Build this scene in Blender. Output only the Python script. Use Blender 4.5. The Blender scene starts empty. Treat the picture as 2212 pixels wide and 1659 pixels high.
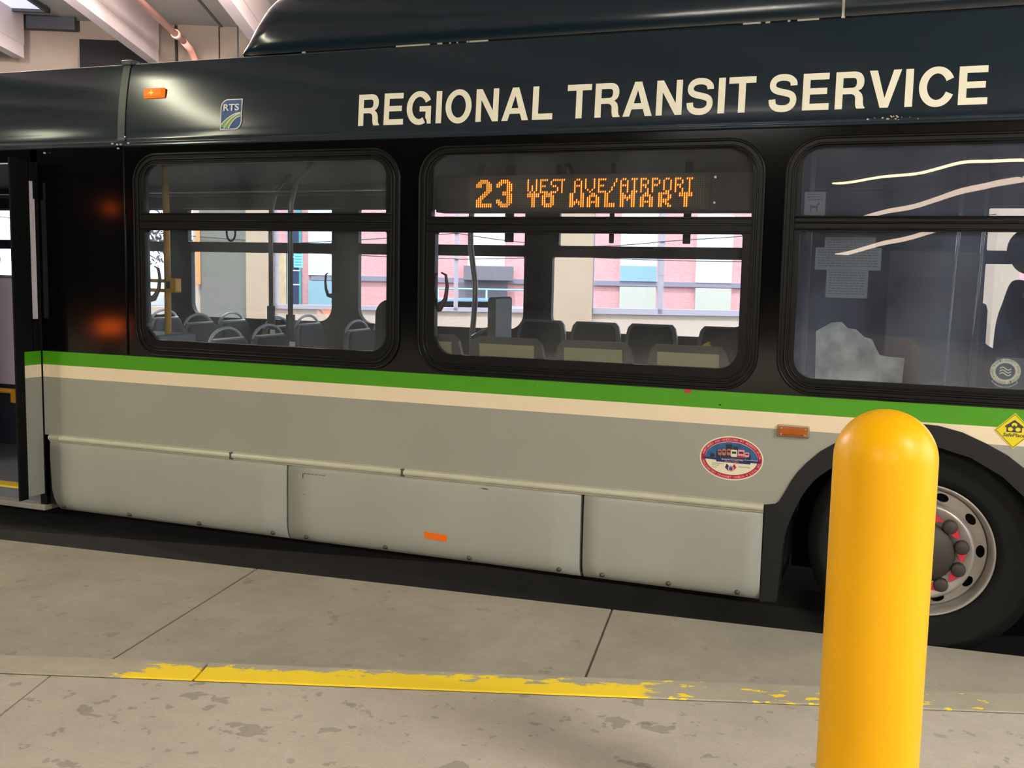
import bpy, bmesh, math, random
from mathutils import Vector, Matrix
from mathutils.geometry import tessellate_polygon
random.seed(7)
PI = math.pi
SC = bpy.context.scene
COL = SC.collection

# ------------------------------------------------------------------ camera
cam_d = bpy.data.cameras.new('camera')
cam = bpy.data.objects.new('camera', cam_d)
COL.objects.link(cam)
cam_d.sensor_width = 36.0
cam_d.sensor_fit = 'HORIZONTAL'
cam_d.lens = 36.0 * 2231.9 / 2212.0
cam_d.clip_start = 0.05
cam_d.clip_end = 400
YAW, PIT, ROLL = math.radians(20.93), math.radians(6.27), math.radians(1.16)
_f = Vector((-math.sin(YAW) * math.cos(PIT), math.cos(YAW) * math.cos(PIT), -math.sin(PIT)))
_r = Vector((math.cos(YAW), math.sin(YAW), 0))
_u = _r.cross(_f)
_r2 = _r * math.cos(ROLL) + _u * math.sin(ROLL)
_u2 = -_r * math.sin(ROLL) + _u * math.cos(ROLL)
CAM = Vector((0, -4.87, 1.71))
cam.matrix_world = Matrix(((_r2.x, _u2.x, -_f.x, CAM.x), (_r2.y, _u2.y, -_f.y, CAM.y),
                           (_r2.z, _u2.z, -_f.z, CAM.z), (0, 0, 0, 1)))
SC.camera = cam

# ------------------------------------------------------------------ world, exposure
SC.view_settings.view_transform = 'Standard'
SC.view_settings.look = 'None'
SC.view_settings.gamma = 1.0
SC.view_settings.use_curve_mapping = False
SC.view_settings.exposure = 0.2
wd = bpy.data.worlds.new('sky')
SC.world = wd
wd.use_nodes = True
bg = wd.node_tree.nodes['Background']
bg.inputs[0].default_value = (0.80, 0.90, 1.0, 1)
bg.inputs[1].default_value = 5.0
sun_d = bpy.data.lights.new('sun', 'SUN')
sun_d.energy = 5.0
sun_d.angle = 0.02
sun_d.color = (1.0, 0.94, 0.88)
sun = bpy.data.objects.new('sun', sun_d)
COL.objects.link(sun)

# the building (garage, street, facade) is turned 25.76 degrees against the bus
AU = math.radians(25.76)
UX = Vector((math.cos(AU), math.sin(AU), 0))
VX = Vector((-math.sin(AU), math.cos(AU), 0))
ORG = Vector((CAM.x, CAM.y, 0))
def W(u, v, z):
    p = ORG + UX * u + VX * v
    return Vector((p.x, p.y, z))
sun_dir = (VX * 0.42 + UX * 0.10 + Vector((0, 0, -0.95))).normalized()
sun.rotation_euler = sun_dir.to_track_quat('-Z', 'Y').to_euler()

LAMPS = [(-8.45, -5.7, 7.6, 135, (-0.489, -0.872)), (4.2, -4.2, 2.4, 330, (1, 0)), (-3.0, -13.0, 2.4, 560, (1, 0)),
         (3.5, -13.0, 2.4, 560, (1, 0)), (9.0, -8.0, 2.4, 300, (1, 0)), (-14.5, -9.5, 2.4, 90, (-0.61, -0.79))]
for (x, y, L, e, d) in LAMPS:
    ld = bpy.data.lights.new('lamp_light', 'AREA')
    ld.shape = 'RECTANGLE'; ld.size = L; ld.size_y = 0.26
    ld.energy = e; ld.color = (1.0, 0.965, 0.88) if x > -8 else (0.97, 1.0, 0.74)
    lo = bpy.data.objects.new('lamp_light', ld)
    COL.objects.link(lo)
    lo.location = (x, y, 4.66)
    lo.rotation_euler = (0, 0, math.atan2(d[1], d[0]))

# ------------------------------------------------------------------ materials
def nt(name):
    m = bpy.data.materials.new(name); m.use_nodes = True
    return m, m.node_tree.nodes, m.node_tree.links
def lin(c):
    return tuple(((v / 12.92) if v <= 0.04045 else ((v + 0.055) / 1.055) ** 2.4) for v in [q / 255.0 for q in c])
def mat(name, col, rough=0.5, metal=0.0, spec=0.5, noise=0.0, scale=8.0, emis=None, estr=0.0, coat=0.0, bump=0.0, bscale=40.0, srgb=True, stretch=None):
    m, N, L = nt(name)
    b = N['Principled BSDF']
    c = lin(col) if srgb else col
    b.inputs['Base Color'].default_value = (*c, 1)
    b.inputs['Roughness'].default_value = rough
    b.inputs['Metallic'].default_value = metal
    b.inputs['Specular IOR Level'].default_value = spec
    b.inputs['Coat Weight'].default_value = coat
    b.inputs['Coat Roughness'].default_value = 0.08
    if emis is not None:
        b.inputs['Emission Color'].default_value = (*emis, 1)
        b.inputs['Emission Strength'].default_value = estr
    if noise > 0 or bump > 0:
        tc = N.new('ShaderNodeTexCoord')
        mp = N.new('ShaderNodeMapping')
        L.new(tc.outputs['Object'], mp.inputs[0])
        if stretch: mp.inputs['Scale'].default_value = stretch
    if noise > 0:
        n = N.new('ShaderNodeTexNoise'); n.inputs['Scale'].default_value = scale
        n.inputs['Detail'].default_value = 5
        L.new(mp.outputs[0], n.inputs['Vector'])
        r = N.new('ShaderNodeMapRange')
        r.inputs[1].default_value = 0.3; r.inputs[2].default_value = 0.7
        r.inputs[3].default_value = 1 - noise; r.inputs[4].default_value = 1 + noise
        L.new(n.outputs['Fac'], r.inputs[0])
        mx = N.new('ShaderNodeVectorMath'); mx.operation = 'SCALE'
        mx.inputs[0].default_value = c
        L.new(r.outputs[0], mx.inputs['Scale'])
        L.new(mx.outputs[0], b.inputs['Base Color'])
    if bump > 0:
        n2 = N.new('ShaderNodeTexNoise'); n2.inputs['Scale'].default_value = bscale
        L.new(mp.outputs[0], n2.inputs['Vector'])
        bp = N.new('ShaderNodeBump'); bp.inputs['Strength'].default_value = bump
        bp.inputs['Distance'].default_value = 0.01
        L.new(n2.outputs['Fac'], bp.inputs['Height'])
        L.new(bp.outputs[0], b.inputs['Normal'])
    return m
def emit(name, col, s):
    m, N, L = nt(name)
    N.remove(N['Principled BSDF'])
    e = N.new('ShaderNodeEmission'); e.inputs[0].default_value = (*col, 1); e.inputs[1].default_value = s
    L.new(e.outputs[0], N['Material Output'].inputs[0])
    return m
def glass(name, tint, dirt=0.03, wav=0.0, seed=0.0, dirtcol=(0.8, 0.85, 0.85)):
    m, N, L = nt(name)
    N.remove(N['Principled BSDF'])
    tr = N.new('ShaderNodeBsdfTransparent'); tr.inputs[0].default_value = (*tint, 1)
    gl = N.new('ShaderNodeBsdfGlossy'); gl.inputs['Roughness'].default_value = 0.0
    ge = N.new('ShaderNodeNewGeometry'); dt = N.new('ShaderNodeVectorMath'); dt.operation = 'DOT_PRODUCT'
    L.new(ge.outputs['Incoming'], dt.inputs[0]); L.new(ge.outputs['Normal'], dt.inputs[1])
    def mth(op, a, b_=None):
        q = N.new('ShaderNodeMath'); q.operation = op
        for i_, v_ in enumerate((a, b_)):
            if v_ is None: continue
            if isinstance(v_, float): q.inputs[i_].default_value = v_
            else: L.new(v_, q.inputs[i_])
        return q.outputs[0]
    f5 = mth('POWER', mth('SUBTRACT', 1.0, mth('ABSOLUTE', dt.outputs['Value'])), 5.0)
    fres = mth('ADD', mth('MULTIPLY', f5, 0.93), 0.07)      # Schlick, both sides alike
    mix = N.new('ShaderNodeMixShader')
    L.new(fres, mix.inputs[0]); L.new(tr.outputs[0], mix.inputs[1]); L.new(gl.outputs[0], mix.inputs[2])
    df = N.new('ShaderNodeBsdfDiffuse'); df.inputs[0].default_value = (*dirtcol, 1)
    mix2 = N.new('ShaderNodeMixShader')
    tc = N.new('ShaderNodeTexCoord'); mp = N.new('ShaderNodeMapping')
    mp.inputs['Location'].default_value = (seed, 0, seed)
    mp.inputs['Scale'].default_value = (1.0, 1.0, 0.6)
    L.new(tc.outputs['Object'], mp.inputs[0])
    n = N.new('ShaderNodeTexNoise'); n.inputs['Scale'].default_value = 3.0; n.inputs['Detail'].default_value = 6
    L.new(mp.outputs[0], n.inputs['Vector'])
    r = N.new('ShaderNodeMapRange'); r.inputs[1].default_value = 0.35; r.inputs[2].default_value = 0.75
    r.inputs[3].default_value = dirt * 0.5; r.inputs[4].default_value = dirt * 1.6
    L.new(n.outputs['Fac'], r.inputs[0])
    L.new(r.outputs[0], mix2.inputs[0]); L.new(mix.outputs[0], mix2.inputs[1]); L.new(df.outputs[0], mix2.inputs[2])
    L.new(mix2.outputs[0], N['Material Output'].inputs[0])
    if wav > 0:
        n2 = N.new('ShaderNodeTexNoise'); n2.inputs['Scale'].default_value = 2.2; n2.inputs['Detail'].default_value = 1
        L.new(mp.outputs[0], n2.inputs['Vector'])
        bp = N.new('ShaderNodeBump'); bp.inputs['Strength'].default_value = 1.0; bp.inputs['Distance'].default_value = wav
        L.new(n2.outputs['Fac'], bp.inputs['Height']); L.new(bp.outputs[0], gl.inputs['Normal'])
    return m

M = {}
M['navy'] = mat('navy_paint', (20, 38, 50), 0.13, spec=0.5, noise=0.06, scale=1.5, bump=0.03, bscale=3, stretch=(0.3, 1, 6))
M['black'] = mat('black_gloss', (6, 7, 8), 0.09, spec=0.3)
M['frame'] = mat('black_frame', (10, 10, 11), 0.34, spec=0.25)
M['rubber'] = mat('rubber', (13, 14, 14), 0.7, spec=0.15)
M['green'] = mat('green_stripe', (72, 156, 8), 0.4, noise=0.03)
M['cream'] = mat('cream_stripe', (240, 222, 192), 0.4, noise=0.02)
M['grey'] = mat('grey_paint', (158, 158, 147), 0.36, noise=0.035, scale=2.0)
M['skirt'] = mat('skirt_paint', (166, 167, 158), 0.38, noise=0.04, scale=2.5)
M['rail'] = mat('rail', (196, 194, 176), 0.35, noise=0.05, scale=6)
M['letter'] = mat('letter_cream', (252, 250, 230), 0.45)
M['white'] = mat('white', (240, 240, 235), 0.45)
M['yellow'] = mat('bollard_yellow', (232, 170, 0), 0.36, spec=0.25, noise=0.03, scale=3)
M['tyre'] = mat('tyre', (25, 25, 25), 0.75, spec=0.2, noise=0.15, scale=20)
M['rim'] = mat('rim', (172, 165, 160), 0.35, metal=0.45, noise=0.12, scale=9)
M['hub'] = mat('hub', (60, 52, 48), 0.6, noise=0.15, scale=15)
M['red'] = mat('red_plastic', (205, 40, 60), 0.5)
M['plastic'] = mat('dark_plastic', (30, 31, 33), 0.5, spec=0.3)
M['seatshell'] = mat('seat_shell', (104, 112, 122), 0.55)
M['seatdark'] = mat('seat_shell_dark', (58, 61, 63), 0.5)
M['seatfab'] = mat('seat_fabric', (54, 64, 80), 0.85, noise=0.15, scale=30)
M['insert'] = mat('seat_insert', (140, 138, 108), 0.7)
M['handle'] = mat('seat_handle', (190, 198, 210), 0.4)
M['steel'] = mat('steel', (200, 200, 200), 0.22, metal=0.8)
M['polegrey'] = mat('pole_grey', (140, 142, 148), 0.35, metal=0.4)
M['poleyel'] = mat('pole_yellow', (235, 175, 40), 0.4)
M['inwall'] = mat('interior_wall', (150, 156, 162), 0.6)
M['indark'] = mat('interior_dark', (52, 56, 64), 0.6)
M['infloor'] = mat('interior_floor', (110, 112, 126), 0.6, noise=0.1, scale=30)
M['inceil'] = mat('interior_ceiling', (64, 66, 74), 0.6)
M['lavender'] = mat('lavender_panel', (228, 214, 244), 0.25)
M['under'] = mat('underbody', (22, 22, 23), 0.9)
M['paper'] = mat('paper', (116, 120, 124), 0.7)
M['print'] = mat('faint_print', (84, 88, 92), 0.8)
M['ink'] = mat('ink', (60, 62, 64), 0.7)
M['chrome'] = mat('chrome', (170, 150, 130), 0.3, metal=0.9)
M['amber'] = mat('amber_lens', (172, 82, 0), 0.25, noise=0.12, scale=60)
M['amberlit'] = mat('amber_lens_lit', (235, 95, 10), 0.3, emis=(1.0, 0.22, 0.01), estr=0.55)
M['star'] = emit('amber_star', (1.0, 0.62, 0.08), 1.5)
M['orange'] = mat('orange_sticker', (255, 112, 0), 0.5)
M['bolt'] = mat('bolt', (88, 84, 74), 0.5, metal=0.4)
M['hole'] = mat('dark_gap', (10, 10, 10), 0.9)
M['rtsblue'] = mat('logo_blue', (36, 84, 150), 0.4)
M['rtsgreen'] = mat('logo_green', (128, 178, 86), 0.4)
M['sealred'] = mat('seal_red', (178, 30, 62), 0.5)
M['sealnavy'] = mat('seal_navy', (34, 40, 100), 0.5)
M['sealsky'] = mat('seal_sky', (42, 92, 140), 0.5, noise=0.3, scale=30)
M['sealdark'] = mat('seal_dark', (30, 46, 60), 0.5)
M['sealpink'] = mat('seal_pink', (240, 150, 160), 0.5)
M['sealcream'] = mat('seal_cream', (232, 226, 196), 0.5)
M['sealorange'] = mat('seal_orange', (190, 110, 95), 0.5)
M['safeyel'] = mat('sign_yellow', (232, 214, 20), 0.4)
M['g1'] = glass('window_glass', (0.80, 0.84, 0.84), 0.075, wav=0.0016, seed=1, dirtcol=(0.6, 0.68, 0.74))
M['g2'] = glass('window_glass_clear', (0.84, 0.86, 0.86), 0.04, wav=0.0016, seed=4, dirtcol=(0.7, 0.74, 0.78))
M['g3'] = glass('window_glass_front', (0.72, 0.76, 0.80), 0.10, wav=0.0018, seed=9, dirtcol=(0.44, 0.52, 0.78))
M['gf'] = glass('window_glass_far', (0.80, 0.84, 0.86), 0.02)

# ------------------------------------------------------------------ mesh helpers
def link(name, me, material, parent=None, smooth=False):
    o = bpy.data.objects.new(name, me); COL.objects.link(o)
    ms = material if isinstance(material, (list, tuple)) else [material]
    for k in ms: me.materials.append(k)
    if smooth:
        for p in me.polygons: p.use_smooth = True
    if parent is not None: o.parent = parent
    return o
def from_bm(name, bm, material, parent=None, smooth=False):
    bmesh.ops.recalc_face_normals(bm, faces=bm.faces[:])
    me = bpy.data.meshes.new(name); bm.to_mesh(me); bm.free()
    return link(name, me, material, parent, smooth)
def tag(o, label=None, cat=None, group=None, kind=None):
    if label: o['label'] = label
    if cat: o['category'] = cat
    if group: o['group'] = group
    if kind: o['kind'] = kind
    return o
def empty(name, loc=(0, 0, 0), rz=0.0, parent=None):
    o = bpy.data.objects.new(name, None); COL.objects.link(o)
    o.location = loc; o.rotation_euler = (0, 0, rz); o.empty_display_size = 0.2
    if parent is not None: o.parent = parent
    return o
def box(bm, x0, x1, y0, y1, z0, z1, bev=0.0, mi=0, T=None):
    g = bmesh.ops.create_cube(bm, size=1.0)
    vs = g['verts']
    for v in vs:
        v.co = Vector((x0 + (v.co.x + 0.5) * (x1 - x0), y0 + (v.co.y + 0.5) * (y1 - y0), z0 + (v.co.z + 0.5) * (z1 - z0)))
    if bev > 0:
        es = list({e for v in vs for e in v.link_edges})
        r = bmesh.ops.bevel(bm, geom=es, offset=bev, segments=2, affect='EDGES', profile=0.6)
        vs = list({v for f in r['faces'] for v in f.verts} | {v for v in vs if v.is_valid})
    fs = {f for v in vs if v.is_valid for f in v.link_faces}
    for f in fs: f.material_index = mi
    if T is not None:
        for v in {v for f in fs for v in f.verts}: v.co = T(v.co)
    return fs
def bx(name, a, m, parent=None, bev=0.0, T=None):
    bm = bmesh.new(); box(bm, *a, bev=bev, T=T)
    return from_bm(name, bm, m, parent)
def plate(bm, loops, y0, y1, mi=0, T=None):
    """polygon with holes in the XZ plane, thick from y0 to y1"""
    lo = [[Vector((p[0], p[1], 0)) for p in l] for l in loops]
    flat = [p for l in lo for p in l]
    tris = tessellate_polygon(lo)
    f = T if T else (lambda v: v)
    a = [bm.verts.new(f(Vector((p.x, y0, p.y)))) for p in flat]
    out = []
    for t in tris:
        if len(set(t)) == 3:
            try: out.append(bm.faces.new([a[i] for i in t]))
            except ValueError: pass
    if y1 is not None and abs(y1 - y0) > 1e-9:
        b = [bm.verts.new(f(Vector((p.x, y1, p.y)))) for p in flat]
        for t in tris:
            if len(set(t)) == 3:
                try: out.append(bm.faces.new([b[i] for i in reversed(t)]))
                except ValueError: pass
        k = 0
        for l in lo:
            n = len(l)
            for i in range(n):
                j = (i + 1) % n
                try: out.append(bm.faces.new([a[k + i], a[k + j], b[k + j], b[k + i]]))
                except ValueError: pass
            k += n
    for q in out: q.material_index = mi
    return out
def pl(name, loops, y0, y1, m, parent=None, T=None):
    bm = bmesh.new(); plate(bm, loops, y0, y1, T=T)
    return from_bm(name, bm, m, parent)
def rr(x0, x1, z0, z1, r=0.05, n=8, rs=None):
    """rounded rectangle, rs = radii at (x0z0, x1z0, x1z1, x0z1)"""
    rs = rs or (r, r, r, r)
    out = []
    for (cx, cz, a0, q) in ((x0, z0, PI, rs[0]), (x1, z0, 1.5 * PI, rs[1]), (x1, z1, 0, rs[2]), (x0, z1, 0.5 * PI, rs[3])):
        sx = 1 if cx == x0 else -1; sz = 1 if cz == z0 else -1
        if q < 1e-6: out.append((cx, cz)); continue
        for i in range(n + 1):
            a = a0 + i / n * PI / 2
            out.append((cx + sx * q + q * math.cos(a), cz + sz * q + q * math.sin(a)))
    return out
def ell(cx, cz, a, b, n=40, t0=0.0, t1=None):
    if t1 is None:
        return [(cx + a * math.cos(2 * PI * i / n), cz + b * math.sin(2 * PI * i / n)) for i in range(n)]
    return [(cx + a * math.cos(t0 + (t1 - t0) * i / n), cz + b * math.sin(t0 + (t1 - t0) * i / n)) for i in range(n + 1)]
def tube(bm, pts, r, n=10, closed=False, mi=0, caps=True):
    P = [Vector(p) for p in pts]; k = len(P)
    rad = r if isinstance(r, (list, tuple)) else [r] * k
    rings = []; prev = None
    for i in range(k):
        if closed: d = P[(i + 1) % k] - P[i - 1]
        elif i == 0: d = P[1] - P[0]
        elif i == k - 1: d = P[-1] - P[-2]
        else: d = P[i + 1] - P[i - 1]
        d.normalize()
        if prev is None:
            ref = Vector((0, 0, 1)) if abs(d.z) < 0.9 else Vector((1, 0, 0))
            s = d.cross(ref).normalized()
        else:
            s = (prev - d * prev.dot(d))
            s = s.normalized() if s.length > 1e-6 else d.orthogonal().normalized()
        prev = s; t = d.cross(s)
        rings.append([bm.verts.new(P[i] + (s * math.cos(2 * PI * j / n) + t * math.sin(2 * PI * j / n)) * rad[i]) for j in range(n)])
    fs = []
    for i in range(k if closed else k - 1):
        A, B = rings[i], rings[(i + 1) % k]
        for j in range(n):
            fs.append(bm.faces.new([A[j], A[(j + 1) % n], B[(j + 1) % n], B[j]]))
    for f in fs: f.smooth = True; f.material_index = mi
    if caps and not closed:
        for R_ in (rings[0], rings[-1]):
            c = bm.faces.new(R_); c.material_index = mi
def tb(name, pts, r, m, parent=None, n=10, closed=False):
    bm = bmesh.new(); tube(bm, pts, r, n, closed)
    return from_bm(name, bm, m, parent)
def lathe_y(bm, prof, cx, cz, n=48, mi=0, smooth=True):
    """prof = list of (radius, y), turned about the axis through (cx, cz) parallel to Y"""
    rings = []
    for (r, y) in prof:
        if r < 1e-5: rings.append([bm.verts.new((cx, y, cz))])
        else: rings.append([bm.verts.new((cx + r * math.cos(2 * PI * j / n), y, cz + r * math.sin(2 * PI * j / n))) for j in range(n)])
    for A, B in zip(rings[:-1], rings[1:]):
        for j in range(n):
            k = (j + 1) % n
            if len(A) == 1 and len(B) == 1: continue
            if len(A) == 1: f = bm.faces.new([A[0], B[k], B[j]])
            elif len(B) == 1: f = bm.faces.new([A[j], A[k], B[0]])
            else: f = bm.faces.new([A[j], A[k], B[k], B[j]])
            f.smooth = smooth; f.material_index = mi
def lathe_z(bm, prof, cx, cy, n=32, smooth=True):
    rings = []
    for (r, z) in prof:
        if r < 1e-5: rings.append([bm.verts.new((cx, cy, z))])
        else: rings.append([bm.verts.new((cx + r * math.cos(2 * PI * j / n), cy + r * math.sin(2 * PI * j / n), z)) for j in range(n)])
    for A, B in zip(rings[:-1], rings[1:]):
        for j in range(n):
            k = (j + 1) % n
            if len(A) == 1: f = bm.faces.new([A[0], B[k], B[j]])
            elif len(B) == 1: f = bm.faces.new([A[j], A[k], B[0]])
            else: f = bm.faces.new([A[j], A[k], B[k], B[j]])
            f.smooth = smooth
def extrude_x(bm, prof, x0, x1, closed=False, mi=0, smooth=False, nx=1):
    """prof = list of (y, z) swept along X"""
    rows = [[bm.verts.new((x0 + (x1 - x0) * i / nx, y, z)) for (y, z) in prof] for i in range(nx + 1)]
    n = len(prof)
    for A, B in zip(rows[:-1], rows[1:]):
        for j in range(n if closed else n - 1):
            k = (j + 1) % n
            f = bm.faces.new([A[j], A[k], B[k], B[j]]); f.material_index = mi; f.smooth = smooth
    if closed:
        bm.faces.new(rows[0]).material_index = mi
        bm.faces.new(rows[-1]).material_index = mi
def TW(p):
    """garage frame (u, v, z) -> world"""
    return W(p.x, p.y, p.z)

_fc = {}
def text_geo(s, bold=0.0):
    """built-in font outline as (verts, faces), scaled to a cap height of about 1"""
    key = (s, bold)
    if key in _fc: return _fc[key]
    c = bpy.data.curves.new('t', 'FONT'); c.body = s; c.offset = bold; c.resolution_u = 4
    o = bpy.data.objects.new('t', c); COL.objects.link(o)
    dg = bpy.context.evaluated_depsgraph_get(); dg.update()
    me = bpy.data.meshes.new_from_object(o.evaluated_get(dg))
    V = [v.co.copy() for v in me.vertices]; F = [list(p.vertices) for p in me.polygons]
    bpy.data.meshes.remove(me); bpy.data.objects.remove(o); bpy.data.curves.remove(c)
    _fc[key] = (V, F)
    return V, F
def put_text(bm, s, fn, bold=0.0, mi=0):
    """fn maps normalised (0..1 x, 0..1 z) of the text box to a 3D point"""
    V, F = text_geo(s, bold)
    if not V: return
    x0 = min(v.x for v in V); x1 = max(v.x for v in V); y0 = min(v.y for v in V); y1 = max(v.y for v in V)
    vs = [bm.verts.new(fn((v.x - x0) / (x1 - x0), (v.y - y0) / (y1 - y0))) for v in V]
    for f in F:
        try: q = bm.faces.new([vs[i] for i in f]); q.material_index = mi
        except ValueError: pass
def text_flat(bm, s, x0, x1, z0, z1, y, bold=0.0, mi=0, slant=0.0):
    put_text(bm, s, lambda a, b: Vector((x0 + (x1 - x0) * a + slant * b, y, z0 + (z1 - z0) * b)), bold, mi)
def dash_text(bm, x0, x1, z0, z1, y, seed=1, mi=0):
    """a line of print too small to read: a row of small word bars"""
    rnd = random.Random(seed); x = x0
    while x < x1:
        w = min(rnd.uniform(0.006, 0.02), x1 - x)
        plate(bm, [[(x, z0), (x + w, z0), (x + w, z1), (x, z1)]], y, None, mi)
        x += w + 0.004

# ------------------------------------------------------------------ ground (setting)
def ground_mat(name, base, spot=None, yellow=False, dirt=0.12, hue=(1, 1, 1)):
    m, N, L = nt(name)
    b = N['Principled BSDF']; b.inputs['Roughness'].default_value = 0.75; b.inputs['Specular IOR Level'].default_value = 0.3
    tc = N.new('ShaderNodeTexCoord')
    def noise(sc, det=6, ro=0.6, loc=(0, 0, 0), scl=(1, 1, 1)):
        mp = N.new('ShaderNodeMapping'); mp.inputs['Location'].default_value = loc; mp.inputs['Scale'].default_value = scl
        L.new(tc.outputs['Object'], mp.inputs[0])
        n = N.new('ShaderNodeTexNoise'); n.inputs['Scale'].default_value = sc; n.inputs['Detail'].default_value = det
        n.inputs['Roughness'].default_value = ro
        L.new(mp.outputs[0], n.inputs['Vector'])
        return n.outputs['Fac']
    def rng(s, a, b_, c, d):
        r = N.new('ShaderNodeMapRange'); L.new(s, r.inputs[0])
        for i, v in enumerate((a, b_, c, d)): r.inputs[i + 1].default_value = v
        return r.outputs[0]
    def mul(a, b_):
        r = N.new('ShaderNodeMath'); r.operation = 'MULTIPLY'; L.new(a, r.inputs[0])
        if isinstance(b_, float): r.inputs[1].default_value = b_
        else: L.new(b_, r.inputs[1])
        return r.outputs[0]
    c0 = lin(base)
    big = rng(noise(1.3, 4), 0.3, 0.7, 1 - dirt, 1 + dirt)
    med = rng(noise(9, 8, 0.7), 0.3, 0.7, 0.93, 1.07)
    fine = rng(noise(120, 3), 0.3, 0.7, 0.94, 1.06)
    f = mul(mul(big, med), fine)
    if spot:
        sc, th, dk = spot
        s1 = rng(noise(sc, 3, 0.55, (3.1, 1.7, 0)), th, th + 0.02, 1.0, dk)
        s2 = rng(noise(sc * 2.6, 3, 0.5, (9.1, 4.7, 0)), th + 0.015, th + 0.04, 1.0, dk + 0.06)
        f = mul(mul(f, s1), s2)
    sc_ = N.new('ShaderNodeVectorMath'); sc_.operation = 'SCALE'; sc_.inputs[0].default_value = c0
    L.new(f, sc_.inputs['Scale'])
    hu = N.new('ShaderNodeMix'); hu.data_type = 'RGBA'; hu.blend_type = 'MULTIPLY'
    L.new(rng(noise(0.8, 2, 0.5, (5, 5, 0)), 0.35, 0.65, 0, 1), hu.inputs['Factor'])
    L.new(sc_.outputs[0], hu.inputs['A']); hu.inputs['B'].default_value = (*hue, 1)
    out = hu.outputs['Result']
    if yellow:
        # worn paint between x = YX0 and YX1 of the kerb's own length, chipped along the road side
        sep = N.new('ShaderNodeSeparateXYZ'); L.new(tc.outputs['Object'], sep.inputs[0])
        x = sep.outputs['X']; y = sep.outputs['Y']
        chip = noise(16, 8, 0.7, (0, 0, 0), (0.45, 1, 1))
        ew = N.new('ShaderNodeMath'); ew.operation = 'ADD'; L.new(x, ew.inputs[0]); L.new(rng(chip, 0.3, 0.7, -0.12, 0.12), ew.inputs[1])
        def step(s, a, b_): return rng(s, a, b_, 0.0, 1.0)
        inside = mul(step(ew.outputs[0], -2.78, -2.76), step(ew.outputs[0], -0.86, -0.90))
        tail = mul(mul(step(x, -0.86, -0.85), step(x, 0.36, 0.34)), step(noise(22, 3, 0.5, (2.2, 0.4, 0), (0.6, 1.3, 1)), 0.615, 0.62))
        yy = N.new('ShaderNodeMath'); yy.operation = 'ADD'; L.new(y, yy.inputs[0]); L.new(rng(chip, 0.3, 0.7, -0.065, 0.065), yy.inputs[1])
        edge = step(yy.outputs[0], 0.118, 0.112)
        scr = step(noise(6, 9, 0.75, (4, 1, 0), (0.5, 2.2, 1)), 0.655, 0.645)
        a = mul(mul(inside, edge), scr)
        ad = N.new('ShaderNodeMath'); ad.operation = 'MAXIMUM'; L.new(a, ad.inputs[0]); L.new(tail, ad.inputs[1])
        mx = N.new('ShaderNodeMix'); mx.data_type = 'RGBA'
        L.new(ad.outputs[0], mx.inputs['Factor']); L.new(out, mx.inputs['A'])
        mx.inputs['B'].default_value = (*lin((255, 220, 52)), 1)
        out = mx.outputs['Result']
    L.new(out, b.inputs['Base Color'])
    bp = N.new('ShaderNodeBump'); bp.inputs['Strength'].default_value = 0.25; bp.inputs['Distance'].default_value = 0.004
    L.new(noise(70, 4), bp.inputs['Height']); L.new(bp.outputs[0], b.inputs['Normal'])
    return m
M['asphalt'] = ground_mat('asphalt', (64, 62, 60), dirt=0.15)
M['apron'] = ground_mat('apron_concrete', (168, 160, 145), spot=(8.0, 0.67, 0.82), dirt=0.13, hue=(0.95, 0.98, 1.0))
M['kerb'] = ground_mat('kerb_concrete', (176, 168, 150), yellow=True, dirt=0.08)
M['walk'] = ground_mat('sidewalk_concrete', (186, 177, 163), spot=(8.0, 0.635, 0.70), dirt=0.10, hue=(0.98, 0.97, 0.98))
M['street'] = ground_mat('street', (120, 118, 118))

def poly_slab(name, pts, z0, z1, m, loc=(0, 0, 0), rz=0.0, bev=0.0):
    """ground slab with a polygon outline given in world XY"""
    c, s = math.cos(-rz), math.sin(-rz)
    q = [((x - loc[0]) * c - (y - loc[1]) * s, (x - loc[0]) * s + (y - loc[1]) * c) for (x, y) in pts]
    bm = bmesh.new()
    A = [bm.verts.new((x, y, z0)) for x, y in q]; B = [bm.verts.new((x, y, z1)) for x, y in q]
    bm.faces.new(A); top = bm.faces.new(B); n = len(q)
    for i in range(n): bm.faces.new([A[i], A[(i + 1) % n], B[(i + 1) % n], B[i]])
    if bev > 0: bmesh.ops.bevel(bm, geom=list(top.edges), offset=bev, segments=3, affect='EDGES')
    ob = from_bm(name, bm, m)
    ob.location = (loc[0], loc[1], 0); ob.rotation_euler = (0, 0, rz)
    return tag(ob, kind='structure')
# directions of the apron edge and of the kerb
EA = (Vector((0.556, 0.039)) - Vector((-4.938, -0.375))).normalized()
EK = (Vector((0.469, -0.809)) - Vector((-3.166, -2.007))).normalized()
KRZ = math.atan2(EK.y, EK.x)
def on_apron(x): return -0.375 + (x + 4.938) * EA.y / EA.x
def on_kerb(x): return -2.007 + (x + 3.166) * EK.y / EK.x
KW = 0.164
KN = Vector((EK.y, -EK.x))       # from the kerb towards the viewer
kx = lambda x: Vector((x, on_kerb(x)))
poly_slab('bus_lane', [(-40, -6), (40, 8), (40, 30), (-40, 30)], -0.30, -0.02, M['asphalt'])
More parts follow.
